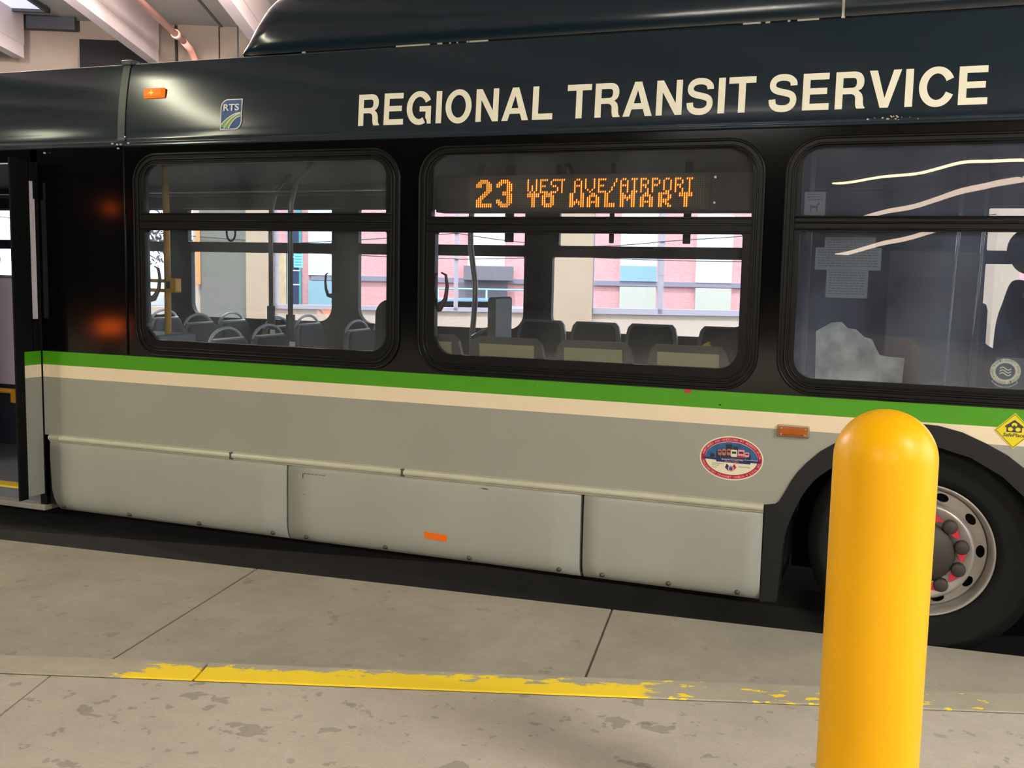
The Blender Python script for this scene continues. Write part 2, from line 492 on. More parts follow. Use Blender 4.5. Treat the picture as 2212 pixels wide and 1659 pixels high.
# apron slabs, parted by joints
j1 = ((-3.232, -0.245), (-2.95, -1.72)); j2 = ((-1.276, -0.072), (-1.09, -1.06))
def aline(j, y): return j[0][0] + (j[1][0] - j[0][0]) * (y - j[0][1]) / (j[1][1] - j[0][1])
g = 0.005
def apron(a, b, name):
    ya0 = on_apron(a[0][0]); yb0 = on_apron(b[0][0])
    p1 = (a[0][0] + g, ya0); p2 = (b[0][0] - g, yb0)
    q1 = (a[1][0] + g, on_kerb(a[1][0]) - 0.02); q2 = (b[1][0] - g, on_kerb(b[1][0]) - 0.02)
    poly_slab(name, [p1, p2, q2, q1], -0.25, 0.07, M['apron'], bev=0.002)
jl = ((-14, on_apron(-14)), (-13.8, on_kerb(-13.8))); jr = ((2.6, 0.2), (2.35, -0.1)); jr2 = ((9, 0.6), (9.2, 0))
j1 = (j1[0], (j1[1][0], 0)); j2 = (j2[0], (j2[1][0], 0))
apron(jl, j1, 'concrete_apron'); apron(j1, j2, 'concrete_apron'); apron(j2, jr, 'concrete_apron')
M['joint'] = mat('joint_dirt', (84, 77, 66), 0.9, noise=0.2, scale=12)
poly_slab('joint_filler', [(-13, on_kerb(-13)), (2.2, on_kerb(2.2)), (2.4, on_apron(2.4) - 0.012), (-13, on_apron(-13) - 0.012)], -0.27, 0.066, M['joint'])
poly_slab('bus_lane', [(-16, on_kerb(-16)), (2.4, on_kerb(2.4)), (2.6, on_apron(2.6) - 0.02), (-16, on_apron(-16) - 0.02)], -0.28, 0.052, M['asphalt'])
# kerb stones with a crack between them, then the sidewalk slabs
def kerb(x0, x1):
    a, b = kx(x0), kx(x1)
    poly_slab('curb', [tuple(a), tuple(b), tuple(b + KN * KW), tuple(a + KN * KW)], -0.2, 0.214, M['kerb'],
              loc=tuple(kx(-0.0) + KN * KW), rz=KRZ, bev=0.004)
kerb(-14, -2.402); kerb(-2.394, 2.4)
def swalk(x0, x1, far=70):
    a, b = kx(x0) + KN * (KW + 0.014), kx(x1) + KN * (KW + 0.014)
    poly_slab('sidewalk', [tuple(a), tuple(b), tuple(b + KN * far), tuple(a + KN * far)], -0.2, 0.212, M['walk'], bev=0.002)
swalk(-60, -2.896)
_a, _b = kx(-2.892) + KN * (KW + 0.014), kx(2.4) + KN * (KW + 0.014)
poly_slab('sidewalk', [tuple(_a), tuple(_b), (2.6, -0.25), (45, -0.25), tuple(kx(45) + KN * 90), tuple(_a + KN * 70)], -0.2, 0.212, M['walk'], bev=0.002)
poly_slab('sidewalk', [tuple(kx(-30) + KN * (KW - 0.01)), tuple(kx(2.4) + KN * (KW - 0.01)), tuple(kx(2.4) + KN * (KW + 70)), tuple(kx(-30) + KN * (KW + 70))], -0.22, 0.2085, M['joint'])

# ------------------------------------------------------------------ garage shell (setting)
M['conc'] = mat('precast', (204, 188, 184), 0.8, noise=0.07, scale=1.2)  # pink bounce light from the brick is tinted into the beam colour
M['soffit'] = mat('soffit', (170, 168, 160), 0.8, noise=0.06, scale=1.0)
M['spandrel'] = mat('spandrel', (142, 128, 114), 0.8, noise=0.06, scale=1.5)
M['backwall'] = mat('back_wall', (90, 90, 92), 0.8, noise=0.15, scale=0.4)
M['parapet'] = mat('parapet', (206, 188, 174), 0.8, noise=0.04, scale=1.2)
M['pillar'] = mat('pillar', (192, 170, 148), 0.8, noise=0.04, scale=1.2)
def gb(name, a, m, bev=0.0, kind='structure'):
    o = bx(name, a, m, T=TW, bev=bev)
    if kind: tag(o, kind=kind)
    return o
gb('ceiling', (-40, 30, -50, -9, 5.5, 5.8), M['soffit'])
gb('ceiling', (-40, 8.6, -9, 17.8, 5.5, 5.8), M['soffit'])
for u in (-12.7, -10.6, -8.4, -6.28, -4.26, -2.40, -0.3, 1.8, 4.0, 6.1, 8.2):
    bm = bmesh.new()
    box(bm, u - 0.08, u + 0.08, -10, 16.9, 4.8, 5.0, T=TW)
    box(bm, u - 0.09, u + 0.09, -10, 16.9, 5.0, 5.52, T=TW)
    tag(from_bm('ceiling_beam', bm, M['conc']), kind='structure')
# spandrel of precast panels beyond the beams
for i, (a, b) in enumerate([(-16, -12), (-11.98, -8.0), (-7.98, -4.05), (-4.0, -3.36), (-3.34, -0.5), (-0.48, 3.5), (3.52, 7.5), (7.52, 12), (12.02, 20)]):
    gb('wall_spandrel', (a, b, 17.4, 17.65, 4.3, 5.5), M['spandrel'])
gb('shade_box', (-5.4, -4.4, 17.0, 17.38, 4.6, 5.14), M['hole'])  # black box standing in for the shade in front of the spandrel
gb('wall_back', (-40, 30, -50.4, -50, -0.3, 5.8), M['backwall'])
gb('wall_right', (30, 30.3, -50, -9, -0.3, 5.8), M['backwall'])
gb('wall_left', (-40.3, -40, -50, 17, -0.3, 5.8), M['backwall'])
gb('floor', (-60, 60, -52, 20, -0.6, -0.31), M['asphalt'])
gb('street', (-60, 60, 20, 60, -0.4, -0.05), M['street'])
# open screen wall: parapet, pillars and pale metal mullions
gb('wall_parapet', (-30, 30, 23.0, 23.3, -0.3, 0.78), M['parapet'])
M['mullion'] = mat('mullion', (180, 174, 190), 0.5)
gb('trim_sill', (-3.28, 2.82, 22.95, 23.1, 0.78, 0.87), M['mullion'])
gb('trim_sill', (3.66, 12.9, 22.95, 23.1, 0.78, 0.91), M['mullion'])
for a, b in ((-3.30, -3.22), (0.61, 0.70), (5.2, 5.31), (3.66, 3.73)):
    gb('trim_mullion', (a, b, 22.95, 23.1, 0.80, 5.6), M['mullion'])
gb('wall_pillar', (2.82, 3.66, 22.7, 23.3, -0.2, 5.8), M['pillar'])
gb('wall_pillar', (12.9, 13.5, 22.7, 23.3, -0.2, 5.8), M['pillar'])
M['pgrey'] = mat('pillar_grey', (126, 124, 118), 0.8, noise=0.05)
gb('wall_pillar', (-3.86, -3.31, 22.7, 23.3, -0.2, 5.8), M['pillar'])
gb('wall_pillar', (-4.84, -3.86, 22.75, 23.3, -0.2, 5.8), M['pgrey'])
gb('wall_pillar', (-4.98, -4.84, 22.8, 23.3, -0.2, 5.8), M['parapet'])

ob_ = bx('orange_banner', (-4.90, -4.82, 22.70, 22.74, 1.28, 2.6), mat('banner_orange', (226, 160, 96), 0.7), T=TW)
tag(ob_, 'narrow orange banner on the grey pillar outside', 'banner')
gb('wall_spandrel', (-16, 20, 17.66, 17.75, 4.3, 5.5), M['hole'])
gb('trim_joint', (-3.33, -3.29, 0, 17.38, 5.485, 5.51), M['backwall'])
# sprinkler pipe under the soffit
pipe = empty('sprinkler_pipe', W(-3.53, 5, 4.9))
M['pink'] = mat('pink_pipe', (226, 160, 142), 0.5)
def wl(o): # put a world-space mesh under an empty that sits elsewhere
    o.matrix_parent_inverse = Matrix.Translation(-Vector(o.parent.location)) if o.parent.rotation_euler.z == 0 else o.parent.matrix_basis.inverted()
    return o
wl(tb('pipe_run', [W(-3.53, 5, 4.9), W(-3.53, 15.7, 4.9)], 0.045, M['pink'], pipe, 12))
wl(tb('coupling', [W(-3.53, 15.2, 4.9), W(-3.53, 15.32, 4.9)], 0.062, M['pink'], pipe, 12))
wl(tb('elbow', [W(-3.53, 15.7, 4.9), W(-3.53, 16.1, 4.88), W(-3.53, 16.4, 4.80), W(-3.53, 16.6, 4.6)], 0.05, M['pink'], pipe, 12))
tag(pipe, 'long pink sprinkler pipe with an elbow, under the concrete ceiling beams', 'pipe')
for k, (u, v) in enumerate(((-2.9, 16.5), (-2.62, 16.8))):
    o = tb('hanger_rod', [W(u, v, 5.5), W(u, v, 4.4)], 0.012, M['indark'])
    tag(o, 'thin dark rod hanging from the ceiling, %s' % ('longer one, left of the other rod' if k == 0 else 'nearest the bus roof fairing'), 'rod', 'thin rods hanging from the ceiling')
# skylight panels at top left
sk = empty('skylight', W(-6.1, 16.0, 5.45))
M['skypane'] = mat('sky_pane', (210, 212, 235), 0.5, emis=(0.72, 0.76, 1.0), estr=0.75)
wl(bx('pane', (-8.6, -5.72, 14.2, 16.45, 5.44, 5.46), M['skypane'], sk, T=TW))
bm = bmesh.new()
box(bm, -8.6, -5.66, 16.45, 16.52, 5.40, 5.47, T=TW); box(bm, -5.72, -5.66, 14.2, 16.5, 5.40, 5.47, T=TW)
wl(from_bm('frame', bm, M['indark'], sk))
tag(sk, 'pale blue lit skylight panel in the ceiling at the top left', 'skylight')
o = gb('ceiling_trim', (-6.7, -5.5, 17.1, 17.2, 5.30, 5.5), M['indark'])

# ------------------------------------------------------------------ street side: building, car, rail, sign, cables
def brick_mat():
    m, N, L = nt('brick')
    b = N['Principled BSDF']; b.inputs['Roughness'].default_value = 0.85
    tc = N.new('ShaderNodeTexCoord'); sp = N.new('ShaderNodeSeparateXYZ'); cb = N.new('ShaderNodeCombineXYZ')
    L.new(tc.outputs['Object'], sp.inputs[0]); L.new(sp.outputs['X'], cb.inputs['X']); L.new(sp.outputs['Z'], cb.inputs['Y'])
    br = N.new('ShaderNodeTexBrick'); br.inputs['Scale'].default_value = 4.5
    br.inputs['Color1'].default_value = (*lin((214, 146, 150)), 1); br.inputs['Color2'].default_value = (*lin((222, 160, 162)), 1)
    br.inputs['Mortar'].default_value = (*lin((226, 176, 176)), 1); br.inputs['Mortar Size'].default_value = 0.02
    L.new(cb.outputs[0], br.inputs['Vector']); L.new(br.outputs['Color'], b.inputs['Base Color'])
    return m
M['brick'] = brick_mat()
M['wstone'] = mat('pale_panel', (212, 220, 220), 0.6)
M['wbeige'] = mat('beige_panel', (192, 190, 180), 0.6)
M['wblue'] = mat('blue_blind', (140, 174, 188), 0.5)
M['band'] = mat('grey_band', (138, 132, 150), 0.7)
M['louver'] = mat('louver', (118, 112, 122), 0.6)
M['osb'] = mat('board', (200, 172, 138), 0.8, noise=0.15, scale=5)
M['teal'] = mat('teal', (60, 160, 165), 0.6)
bld = empty('brick_building', W(0, 32, -0.05), AU)
def bb(name, a, m, parent=bld):
    o = bx(name, a, m, parent); return o
bb('wall', (-4.9, 22, 0.12, 6, 0, 9), M['brick'])
bb('ledge', (-3.5, 22, 0.04, 0.14, 1.35, 1.50), M['band'])
for i, x0 in enumerate((-3.58, -1.06, 1.26, 3.64, 6.02, 8.43, 10.8, 13.2, 15.6)):
    w = 1.15
    bm = bmesh.new()
    box(bm, x0, x0 + w, 0.02, 0.13, 1.50, 3.6, mi=0)
    if i == 4: box(bm, x0, x0 + w, 0.0, 0.03, 1.50, 1.98, mi=1)
    fr = from_bm('window', bm, [M['wstone'], M['wblue']], bld)
    if i != 2:
        bb('lower_panel', (x0, x0 + w, 0.0, 0.13, 0.1, 1.33), M['wblue'] if i == 0 else M['wbeige'])
bb('awning', (1.15, 2.65, -0.35, 0.12, 1.45, 1.88), M['louver'])
bb('loading_door', (1.0, 2.5, 0.0, 0.13, 0.0, 1.36), M['louver'])
bb('boarded_opening', (-4.52, -4.24, 0.0, 0.13, 0, 2.3), M['osb'])
bb('drainpipe', (-3.94, -3.8, -0.02, 0.13, 0, 9), M['teal'])
bb('doorway', (-4.22, -4.08, 0.0, 0.13, 0, 9), M['wblue'])
tag(bld, 'pale brick building with white windows and grey band, across the street', 'building')
rail = empty('street_railing', W(1.7, 31, -0.05), AU)
M['railblue'] = mat('blue_rail', (150, 205, 225), 0.5)
tb('top_rail', [(-1.35, 0, 1.18), (1.4, 0, 1.18)], 0.03, M['railblue'], rail)
for x in (-1.35, 0.1, 1.38): tb('post', [(x, 0, 0), (x, 0, 1.18)], 0.03, M['railblue'], rail)
tag(rail, 'light blue metal railing in front of the brick building', 'railing')
post = empty('street_sign', W(-3.72, 30, -0.05), AU)
M['signnavy'] = mat('sign_navy', (38, 52, 92), 0.5)
bx('post', (-0.08, 0.10, -0.05, 0.05, 0, 3.2), M['signnavy'], post)
for z in (1.22, 1.62, 2.0): bx('band', (-0.10, 0.12, -0.06, 0.06, z, z + 0.03), M['white'], post)
sg = bx('sign_panel', (-0.03, 0.22, -0.10, -0.06, 1.72, 2.18), mat('sign_teal', (140, 210, 215), 0.5), post)
bm = bmesh.new()
for k in range(5): dash_text(bm, 0.0, 0.19, 2.10 - k * 0.08, 2.13 - k * 0.08, -0.103, seed=k)
from_bm('sign_print', bm, M['teal'], sg)
tag(post, 'pale teal street sign on a dark blue banded post across the street', 'sign')
def catenary(u0, z0, u1, z1, sag, v, v2=None, n=16):
    v2 = v if v2 is None else v2
    return [W(u0 + (u1 - u0) * i / n, v + (v2 - v) * i / n, z0 + (z1 - z0) * i / n - sag * 4 * (i / n) * (1 - i / n)) for i in range(n + 1)]
for pts, lab in ((catenary(-9.0, 2.62, -3.875, 2.24, 0.03, 22.687, 22.715), 'leftmost stretch, in front of the grey pillar'),
                 (catenary(-3.30, 2.17, 0.65, 2.50, 0.02, 22.75, 22.938), 'rising to the thin post, seen in the rear window'),
                 (catenary(0.65, 2.50, 2.81, 2.29, 0.03, 22.938), 'upper one falling to the beige pillar'),
                 (catenary(3.67, 2.28, 5.25, 2.42, 0.02, 22.938), 'upper one right of the beige pillar'),
                 (catenary(5.25, 2.42, 12.89, 3.20, 0.04, 22.938, 22.80), 'climbing to the right from the second post'),
                 (catenary(-3.30, 2.05, 0.65, 1.94, 0.03, 22.75, 22.938), 'lower left one, below the rising one'),
                 (catenary(0.65, 1.93, 2.81, 2.03, 0.01, 22.938, 22.80), 'short lower one left of the beige pillar'),
                 (catenary(3.67, 2.03, 12.89, 2.30, 0.13, 22.80), 'lower one right of the beige pillar')):
    tag(tb('overhead_cable', pts, 0.010, M['indark'], None, 6), 'thin dark overhead cable outside, ' + lab, 'cable', 'overhead cables outside the bus')
# parked car behind the parapet
car = empty('parked_car', W(1.05, 27.5, -0.05), AU)
M['carblue'] = mat('car_blue', (120, 170, 205), 0.25, coat=0.5)
bm = bmesh.new()
prof = [(-2.2, 0.35), (-2.25, 0.62), (-2.0, 0.72), (-1.3, 0.78), (-0.75, 0.98), (0.6, 1.0), (1.15, 0.80), (1.9, 0.76), (2.2, 0.62), (2.2, 0.35)]
plate(bm, [prof], -0.85, 0.85)
from_bm('body', bm, M['carblue'], car)
bm = bmesh.new(); plate(bm, [[(-1.05, 0.78), (-0.68, 0.94), (0.55, 0.95), (0.95, 0.79)]], -0.87, 0.87); from_bm('window', bm, M['black'], car)
for x in (-1.4, 1.4):
    for y in (-0.78, 0.78):
        bm = bmesh.new(); lathe_y(bm, [(0, y - 0.1), (0.33, y - 0.1), (0.33, y + 0.1), (0, y + 0.1)], x, 0.33, 24); from_bm('wheel', bm, M['tyre'], car)
tag(car, 'light blue car parked beyond the low wall, seen through the middle window', 'car')
# tree seen at the left end of the rear window
tr = empty('tree', W(-6.6, 27, -0.05))
def _t(o): o.matrix_parent_inverse = tr.matrix_basis.inverted(); return o
bm = bmesh.new()
tube(bm, [W(-7.4, 27, 0), W(-7.35, 27, 1.5), W(-7.2, 27, 2.6), W(-6.9, 27, 3.2)], [0.12, 0.09, 0.06, 0.03], 8)
for k in range(7):
    a = W(-7.3 + 0.05 * k, 27, 1.9 + 0.2 * k); b = W(-6.35 + random.uniform(-0.5, 0.1), 27 + random.uniform(-.3, .3), 1.75 + 0.17 * k)
    tube(bm, [a, (a + b) / 2 + Vector((0, 0, 0.1)), b], [0.03, 0.02, 0.008], 5)
_t(from_bm('trunk', bm, mat('bark', (80, 66, 66), 0.9), tr))
bm = bmesh.new()
for k in range(260):
    c = W(-6.75 + random.gauss(0, 0.3), 27 + random.gauss(0, 0.25), 2.35 + random.gauss(0, 0.3))
    a = random.uniform(0, 6.28); s = random.uniform(0.04, 0.10)
    d = Vector((math.cos(a), 0.3 * math.sin(3 * a), math.sin(a))) * s; e = Vector((-math.sin(a), 0.2, math.cos(a))) * s * 0.35
    bm.faces.new([bm.verts.new(c - d), bm.verts.new(c + e), bm.verts.new(c + d), bm.verts.new(c - e)])
_t(from_bm('foliage', bm, mat('leaf', (96, 84, 96), 0.8), tr))
tag(tr, 'small dark leafed tree at the left edge of the rear bus window', 'tree')

# ------------------------------------------------------------------ garage ceiling lights (they light the scene and show in the glass)
M['tube'] = emit('lamp_tube', (1.0, 0.86, 0.6), 9.0)
M['tubefar'] = emit('lamp_tube_far', (1.0, 0.80, 0.50), 22.0)
M['tubefar2'] = emit('lamp_tube_far_dim', (1.0, 0.76, 0.58), 11.0)
M['housing'] = mat('lamp_housing', (200, 200, 195), 0.5)
def lamp_fix(x, y, L, d, label, tubem, w=0.30, z=4.7, parts=1):
    e = empty('ceiling_light', (x, y, z), math.atan2(d[1], d[0]))
    bm = bmesh.new(); box(bm, -L / 2, L / 2, -w / 2, w / 2, 0.02, 0.10)
    from_bm('housing', bm, M['housing'], e)
    bm = bmesh.new(); box(bm, -L / 2 + 0.02, L / 2 - 0.02, -w / 2 + 0.02, w / 2 - 0.02, -0.02, 0.03)
    from_bm('diffuser', bm, tubem, e)
    for s in (-0.4, 0.4): tb('hanger', [(s * L, 0, 0.1), (s * L, 0, 0.8)], 0.01, M['indark'], e, 6)
    return tag(e, label, 'ceiling light', 'strip lights under the garage ceiling')
M['fillglow'] = emit('fill_glow', (1.0, 0.92, 0.88), 6.0)
for (u, v, txt) in ((-0.95, 10.5, 'rightmost of the three'), (-2.95, 10.5, 'middle one of the three'), (-5.0, 10.5, 'leftmost of the three')):  # added lamps out of view, pinkish, to brighten the ceiling beams
    ld = bpy.data.lights.new('lamp_light', 'POINT'); ld.energy = 1050; ld.shadow_soft_size = 0.2; ld.color = (1.0, 0.90, 0.87)
    lo = bpy.data.objects.new('lamp_light', ld); COL.objects.link(lo); lo.location = W(u, v, 4.5)
    ge_ = empty('added_fill_lamp', W(u, v, 4.70))
    tb('stem', [(0, 0, 0.1), (0, 0, 0.8)], 0.015, M['indark'], ge_, 8)
    bm = bmesh.new(); lathe_z(bm, [(0, 0.16), (0.07, 0.14), (0.12, 0.08), (0.13, 0.03), (0.11, 0.0)], 0, 0, 20); from_bm('shade', bm, M['housing'], ge_)
    tag(ge_, 'added unseen hanging lamp above the bus roof, ' + txt, 'lamp', 'added fill lamps between the ceiling beams')
_where = ['left of the bus door', 'right of the camera', 'behind the camera, left', 'behind the camera, right', 'far right', 'far left corner']
for (x, y, L, e_, d), wtxt in zip(LAMPS, _where):
    lamp_fix(x, y, L, d, 'white strip light under the garage ceiling, ' + wtxt, M['tube'])
for (a, b, w, lab) in (((-2.6, -31), (2.5, -24.5), 0.30, 'first'), ((2.6, -24.3), (9, -16), 0.28, 'second'),
                       ((-4.2, -58), (2.9, -29.6), 0.60, 'third'), ((3.0, -29.2), (6.5, -20), 0.50, 'fourth')):
    A = Vector(a); B = Vector(b); c = (A + B) / 2
    lamp_fix(c.x, c.y, (B - A).length, (B - A).normalized(), 'warm strip light far down the garage, %s in its row' % lab, M['tubefar'] if w < 0.4 else M['tubefar2'], w=w, z=4.78)

# ================================================================== THE BUS
bus = empty('city_bus', (-1.0, 1.25, 0))
tag(bus, 'dark blue and grey city bus with green stripe and REGIONAL TRANSIT SERVICE lettering', 'bus')
BI = Matrix.Translation((1.0, -1.25, 0))
def B(o):
    o.parent = bus; o.matrix_parent_inverse = BI
    return o
def sub(o, parent):
    """child of a bus part whose own origin is the world origin"""
    o.parent = parent; return o
def lab(o, t):
    o['label'] = t; return o

# --- outlines
CXW, CZW = 0.115, 0.487            # wheel centre
fo = [(-0.58, 0.643), (-0.533, 0.653), (-0.517, 0.667), (-0.492, 0.715), (-0.467, 0.768), (-0.44, 0.812), (-0.40, 0.861),
      (-0.345, 0.916), (-0.274, 0.965), (-0.17, 1.021), (-0.05, 1.060), (0.06, 1.074), (0.148, 1.070), (0.245, 1.048), (0.344, 1.006),
      (0.43, 0.961), (0.512, 0.900), (0.585, 0.82), (0.66, 0.70), (0.74, 0.645), (0.82, 0.643)]
fi = [(-0.506, 0.186), (-0.496, 0.344), (-0.489, 0.474), (-0.474, 0.55), (-0.452, 0.615), (-0.431, 0.669), (-0.40, 0.73), (-0.36, 0.785),
      (-0.269, 0.865), (-0.17, 0.925), (-0.05, 0.968), (0.06, 0.984), (0.144, 0.977), (0.284, 0.94), (0.415, 0.868), (0.505, 0.787), (0.58, 0.69),
      (0.635, 0.58), (0.67, 0.45), (0.69, 0.30), (0.70, 0.186)]
def arch_top(x, pts):
    for (a, b), (c, d) in zip(pts[:-1], pts[1:]):
        if a <= x <= c: return b + (d - b) * (x - a) / max(c - a, 1e-6)
    return None
XL, XR = -4.95, 3.2
# --- side panel, three painted bands on one sheet
bm = bmesh.new()
def band(z0, z1, mi):
    """strip between two heights, cut by the wheel arch"""
    over = [p for p in fo if p[1] > z0]
    pts = [(XL, z0)]
    if over:
        # enter and leave crossings
        xs = []
        for (a, b), (c, d) in zip(fo[:-1], fo[1:]):
            if (b - z0) * (d - z0) < 0: xs.append(a + (c - a) * (z0 - b) / (d - b))
        xa, xb = (xs[0], xs[-1]) if len(xs) >= 2 else (fo[0][0], fo[-1][0])
        mid = [p for p in fo if xa < p[0] < xb]
        top_cut = [p for p in mid if p[1] < z1]
        if max(p[1] for p in mid) < z1:
            pts += [(xa, z0)] + mid + [(xb, z0)]
            pts += [(XR, z0), (XR, z1), (XL, z1)]
            plate(bm, [pts], 0.0, None, mi); return
        # arch breaks through: two pieces
        xt = []
        for (a, b), (c, d) in zip(fo[:-1], fo[1:]):
            if (b - z1) * (d - z1) < 0: xt.append(a + (c - a) * (z1 - b) / (d - b))
        L_ = [(XL, z0), (xa, z0)] + [p for p in fo if xa < p[0] < xt[0]] + [(xt[0], z1), (XL, z1)]
        R_ = [(xt[-1], z1)] + [p for p in fo if xt[-1] < p[0] < xb] + [(xb, z0), (XR, z0), (XR, z1)]
        plate(bm, [L_], 0.0, None, mi); plate(bm, [R_], 0.0, None, mi); return
    plate(bm, [[(XL, z0), (XR, z0), (XR, z1), (XL, z1)]], 0.0, None, mi)
band(0.6435, 1.0045, 0); band(1.0045, 1.081, 1); band(1.081, 1.1635, 2)
# return edge at the door end
box(bm, XL - 0.002, XL, 0.0, 0.06, 0.25, 1.1635, mi=3)
side = B(from_bm('side_panel', bm, [M['grey'], M['cream'], M['green'], M['plastic']]))
lab(side, 'grey side panel with cream and green stripes')
for (x, z, s) in ((-0.965, 1.156, 0.018), (-0.81, 1.100, 0.006), (-1.74, 1.135, 0.003)):
    sub(pl('scuff_mark', [[(x - s, z - s * 0.5), (x + s * 0.8, z - s * 0.45), (x + s, z + s * 0.4), (x - s * 0.8, z + s * 0.4)]], -0.001, None, M['red'] if s > 0.012 else M['hole']), side)

# --- black window band with three rounded openings and the pillars
WIN = [(-4.23, -2.501), (-2.396, -0.646), (-0.559, 1.19)]
bm = bmesh.new()
holes = [rr(a + 0.02, b - 0.02, 1.19, 2.315, 0.15) for a, b in WIN]
plate(bm, [[(XL, 1.1635), (XR, 1.1635), (XR, 2.385), (XL, 2.385)]] + holes, 0.0, 0.02)
B(lab(from_bm('window_band', bm, M['black']), 'glossy black band around the windows'))
bm = bmesh.new(); tube(bm, [(-4.293, -0.001, 1.17), (-4.293, -0.001, 2.38)], 0.007, 8)
B(from_bm('pillar_seam', bm, M['frame']))
B(pl('lower_filler', [[(XL + 0.001, 0.2), (-0.52, 0.2), (-0.52, 0.66), (XL + 0.001, 0.66)]], 0.03, 0.04, M['under']))
B(pl('lower_filler', [[(0.72, 0.2), (XR, 0.2), (XR, 0.66), (0.72, 0.66)]], 0.0, 0.04, M['skirt']))

# --- side windows
def ring_tube(bm, loop, y, r):
    tube(bm, [(x, y, z) for x, z in loop], r, 8, closed=True)
def window(i, a, b, up, lo, rad=0.13, gmat=None, gdirt=None):
    """outer frame a..b; up/lo = (x0, x1, z0, z1) of the two panes"""
    bm = bmesh.new()
    outer = rr(a, b, 1.171, 2.333, 0.165, 12)
    hu = rr(*up, rs=(0.004, 0.004, 0.085, 0.085), n=8); hl = rr(*lo, rs=(0.095, 0.095, 0.012, 0.012), n=8)
    plate(bm, [outer, hu, hl], -0.006, 0.035)
    ring_tube(bm, rr(a + 0.006, b - 0.006, 1.177, 2.327, 0.16, 12), -0.007, 0.007)
    ring_tube(bm, rr(a + 0.034, b - 0.034, 1.205, 2.299, 0.135, 12), -0.007, 0.006)
    ring_tube(bm, rr(a + 0.052, b - 0.052, 1.223, 2.288, 0.12, 12), -0.006, 0.004)
    zb0, zb1 = lo[3], up[2]
    for z in (zb0 + 0.008, (zb0 + zb1) / 2 + 0.004, zb1 - 0.006): tube(bm, [(a + 0.05, -0.007, z), (b - 0.05, -0.007, z)], 0.0045, 8)
    fr = B(from_bm('side_window', bm, M['frame']))
    lab(fr, 'black window frame, ' + ('nearest the rear door', 'around the destination sign', 'above the front wheel')[i])
    sub(lab(pl('upper_pane', [rr(up[0] - .005, up[1] + .005, up[2] - .005, up[3] + .005, rs=(0.004, 0.004, 0.09, 0.09), n=8)], 0.012, None, gmat), 'upper glass pane'), fr)
    lean = 0.015 if i == 2 else 0.008
    sub(lab(pl('lower_pane', [rr(lo[0] - .005, lo[1] + .005, lo[2] - .005, lo[3] + .005, rs=(0.1, 0.1, 0.014, 0.014), n=8)], 0.010, None, gmat, T=lambda v: Vector((v.x, v.y + lean * (v.z - lo[2]), v.z))), 'lower glass pane'), fr)
    return fr
w1 = window(0, -4.23, -2.501, (-4.154, -2.585, 1.997, 2.270), (-4.150, -2.580, 1.266, 1.899), gmat=M['g1'])
w2 = window(1, -2.396, -0.646, (-2.322, -0.700, 1.977, 2.286), (-2.300, -0.738, 1.270, 1.897), gmat=M['g2'])
w3 = window(2, -0.559, 1.19, (-0.484, 1.115, 1.981, 2.293), (-0.484, 1.115, 1.246, 1.914), gmat=M['g3'])
def latch(x, z, s, y=0.06, m=None, fr=None, sx=1):
    bm = bmesh.new()
    P = [(x - 0.05 * sx, y, z - 0.13 * s), (x + 0.0, y, z - 0.125 * s), (x + 0.028 * sx, y + 0.01, z - 0.075 * s), (x + 0.036 * sx, y + 0.012, z - 0.01 * s), (x + 0.028 * sx, y + 0.01, z + 0.05 * s), (x + 0.006 * sx, y, z + 0.062 * s)]
    tube(bm, P, [0.024 * s, 0.018 * s, 0.012 * s, 0.010 * s, 0.008 * s, 0.004], 8)
    sub(lab(from_bm('latch_handle', bm, m or mat('latch', (60, 28, 30), 0.5)), 'dark curved emergency latch'), fr)
latch(-2.300, 1.630, 1.0, fr=w2); latch(-4.150, 1.630, 1.0, fr=w1)

# --- cove panel above the windows
def cy(z): return 0.32 * max(0.0, z - 2.40) ** 2
bm = bmesh.new()
zs = [2.395 + i * 0.03 for i in range(14)] + [2.80, 2.815, 2.83, 2.842]
zs = sorted(set(round(z, 4) for z in zs))
prof = [(0.02, 2.372), (-0.004, 2.372), (-0.014, 2.377), (-0.016, 2.383), (-0.010, 2.389), (-0.013, 2.394), (-0.015, 2.399), (-0.010, 2.405), (-0.002, 2.410)]
prof += [(cy(z), z) for z in zs if z > 2.411] + [(0.0645, 2.848), (0.070, 2.852), (0.080, 2.854), (0.25, 2.856), (1.25, 2.86)]
extrude_x(bm, prof, -4.283, XR, smooth=True, nx=4)
cove = B(lab(from_bm('roof_cove', bm, M['navy']), 'dark navy upper side panel'))
bm = bmesh.new()
extrude_x(bm, prof, -10.5, -4.338, smooth=True, nx=2)
B(lab(from_bm('roof_cove', bm, M['navy']), 'dark navy upper side panel left of the seam'))
bm = bmesh.new()
p2 = [(y - 0.006, z) for y, z in prof[7:-2]]
extrude_x(bm, p2, -4.334, -4.283, smooth=True)
box(bm, -4.345, -4.275, 0.05, 0.12, 2.845, 2.874, bev=0.005)
B(lab(from_bm('seam_cover', bm, mat('seam', (46, 58, 58), 0.35)), 'grey joint strip between the upper panels'))
for (x, z) in ((-4.36, 2.392), (-4.325, 2.386), (-4.30, 2.386), (-4.245, 2.392), (-4.32, 2.365), (-4.87, 2.35)):
    bm = bmesh.new(); lathe_y(bm, [(0, -0.026), (0.006, -0.024), (0.007, -0.012)], x, z, 10)
    B(from_bm('screw', bm, M['steel']))
bm = bmesh.new()
rnd = random.Random(3)
for k in range(16):
    x = rnd.gauss(-0.11, 0.05); z = 2.395 + rnd.uniform(-0.008, 0.014); s = rnd.uniform(0.002, 0.006)
    plate(bm, [[(x - s, z), (x, z - s * 0.7), (x + s * 1.2, z), (x, z + s * 0.7)]], -0.0175, None)
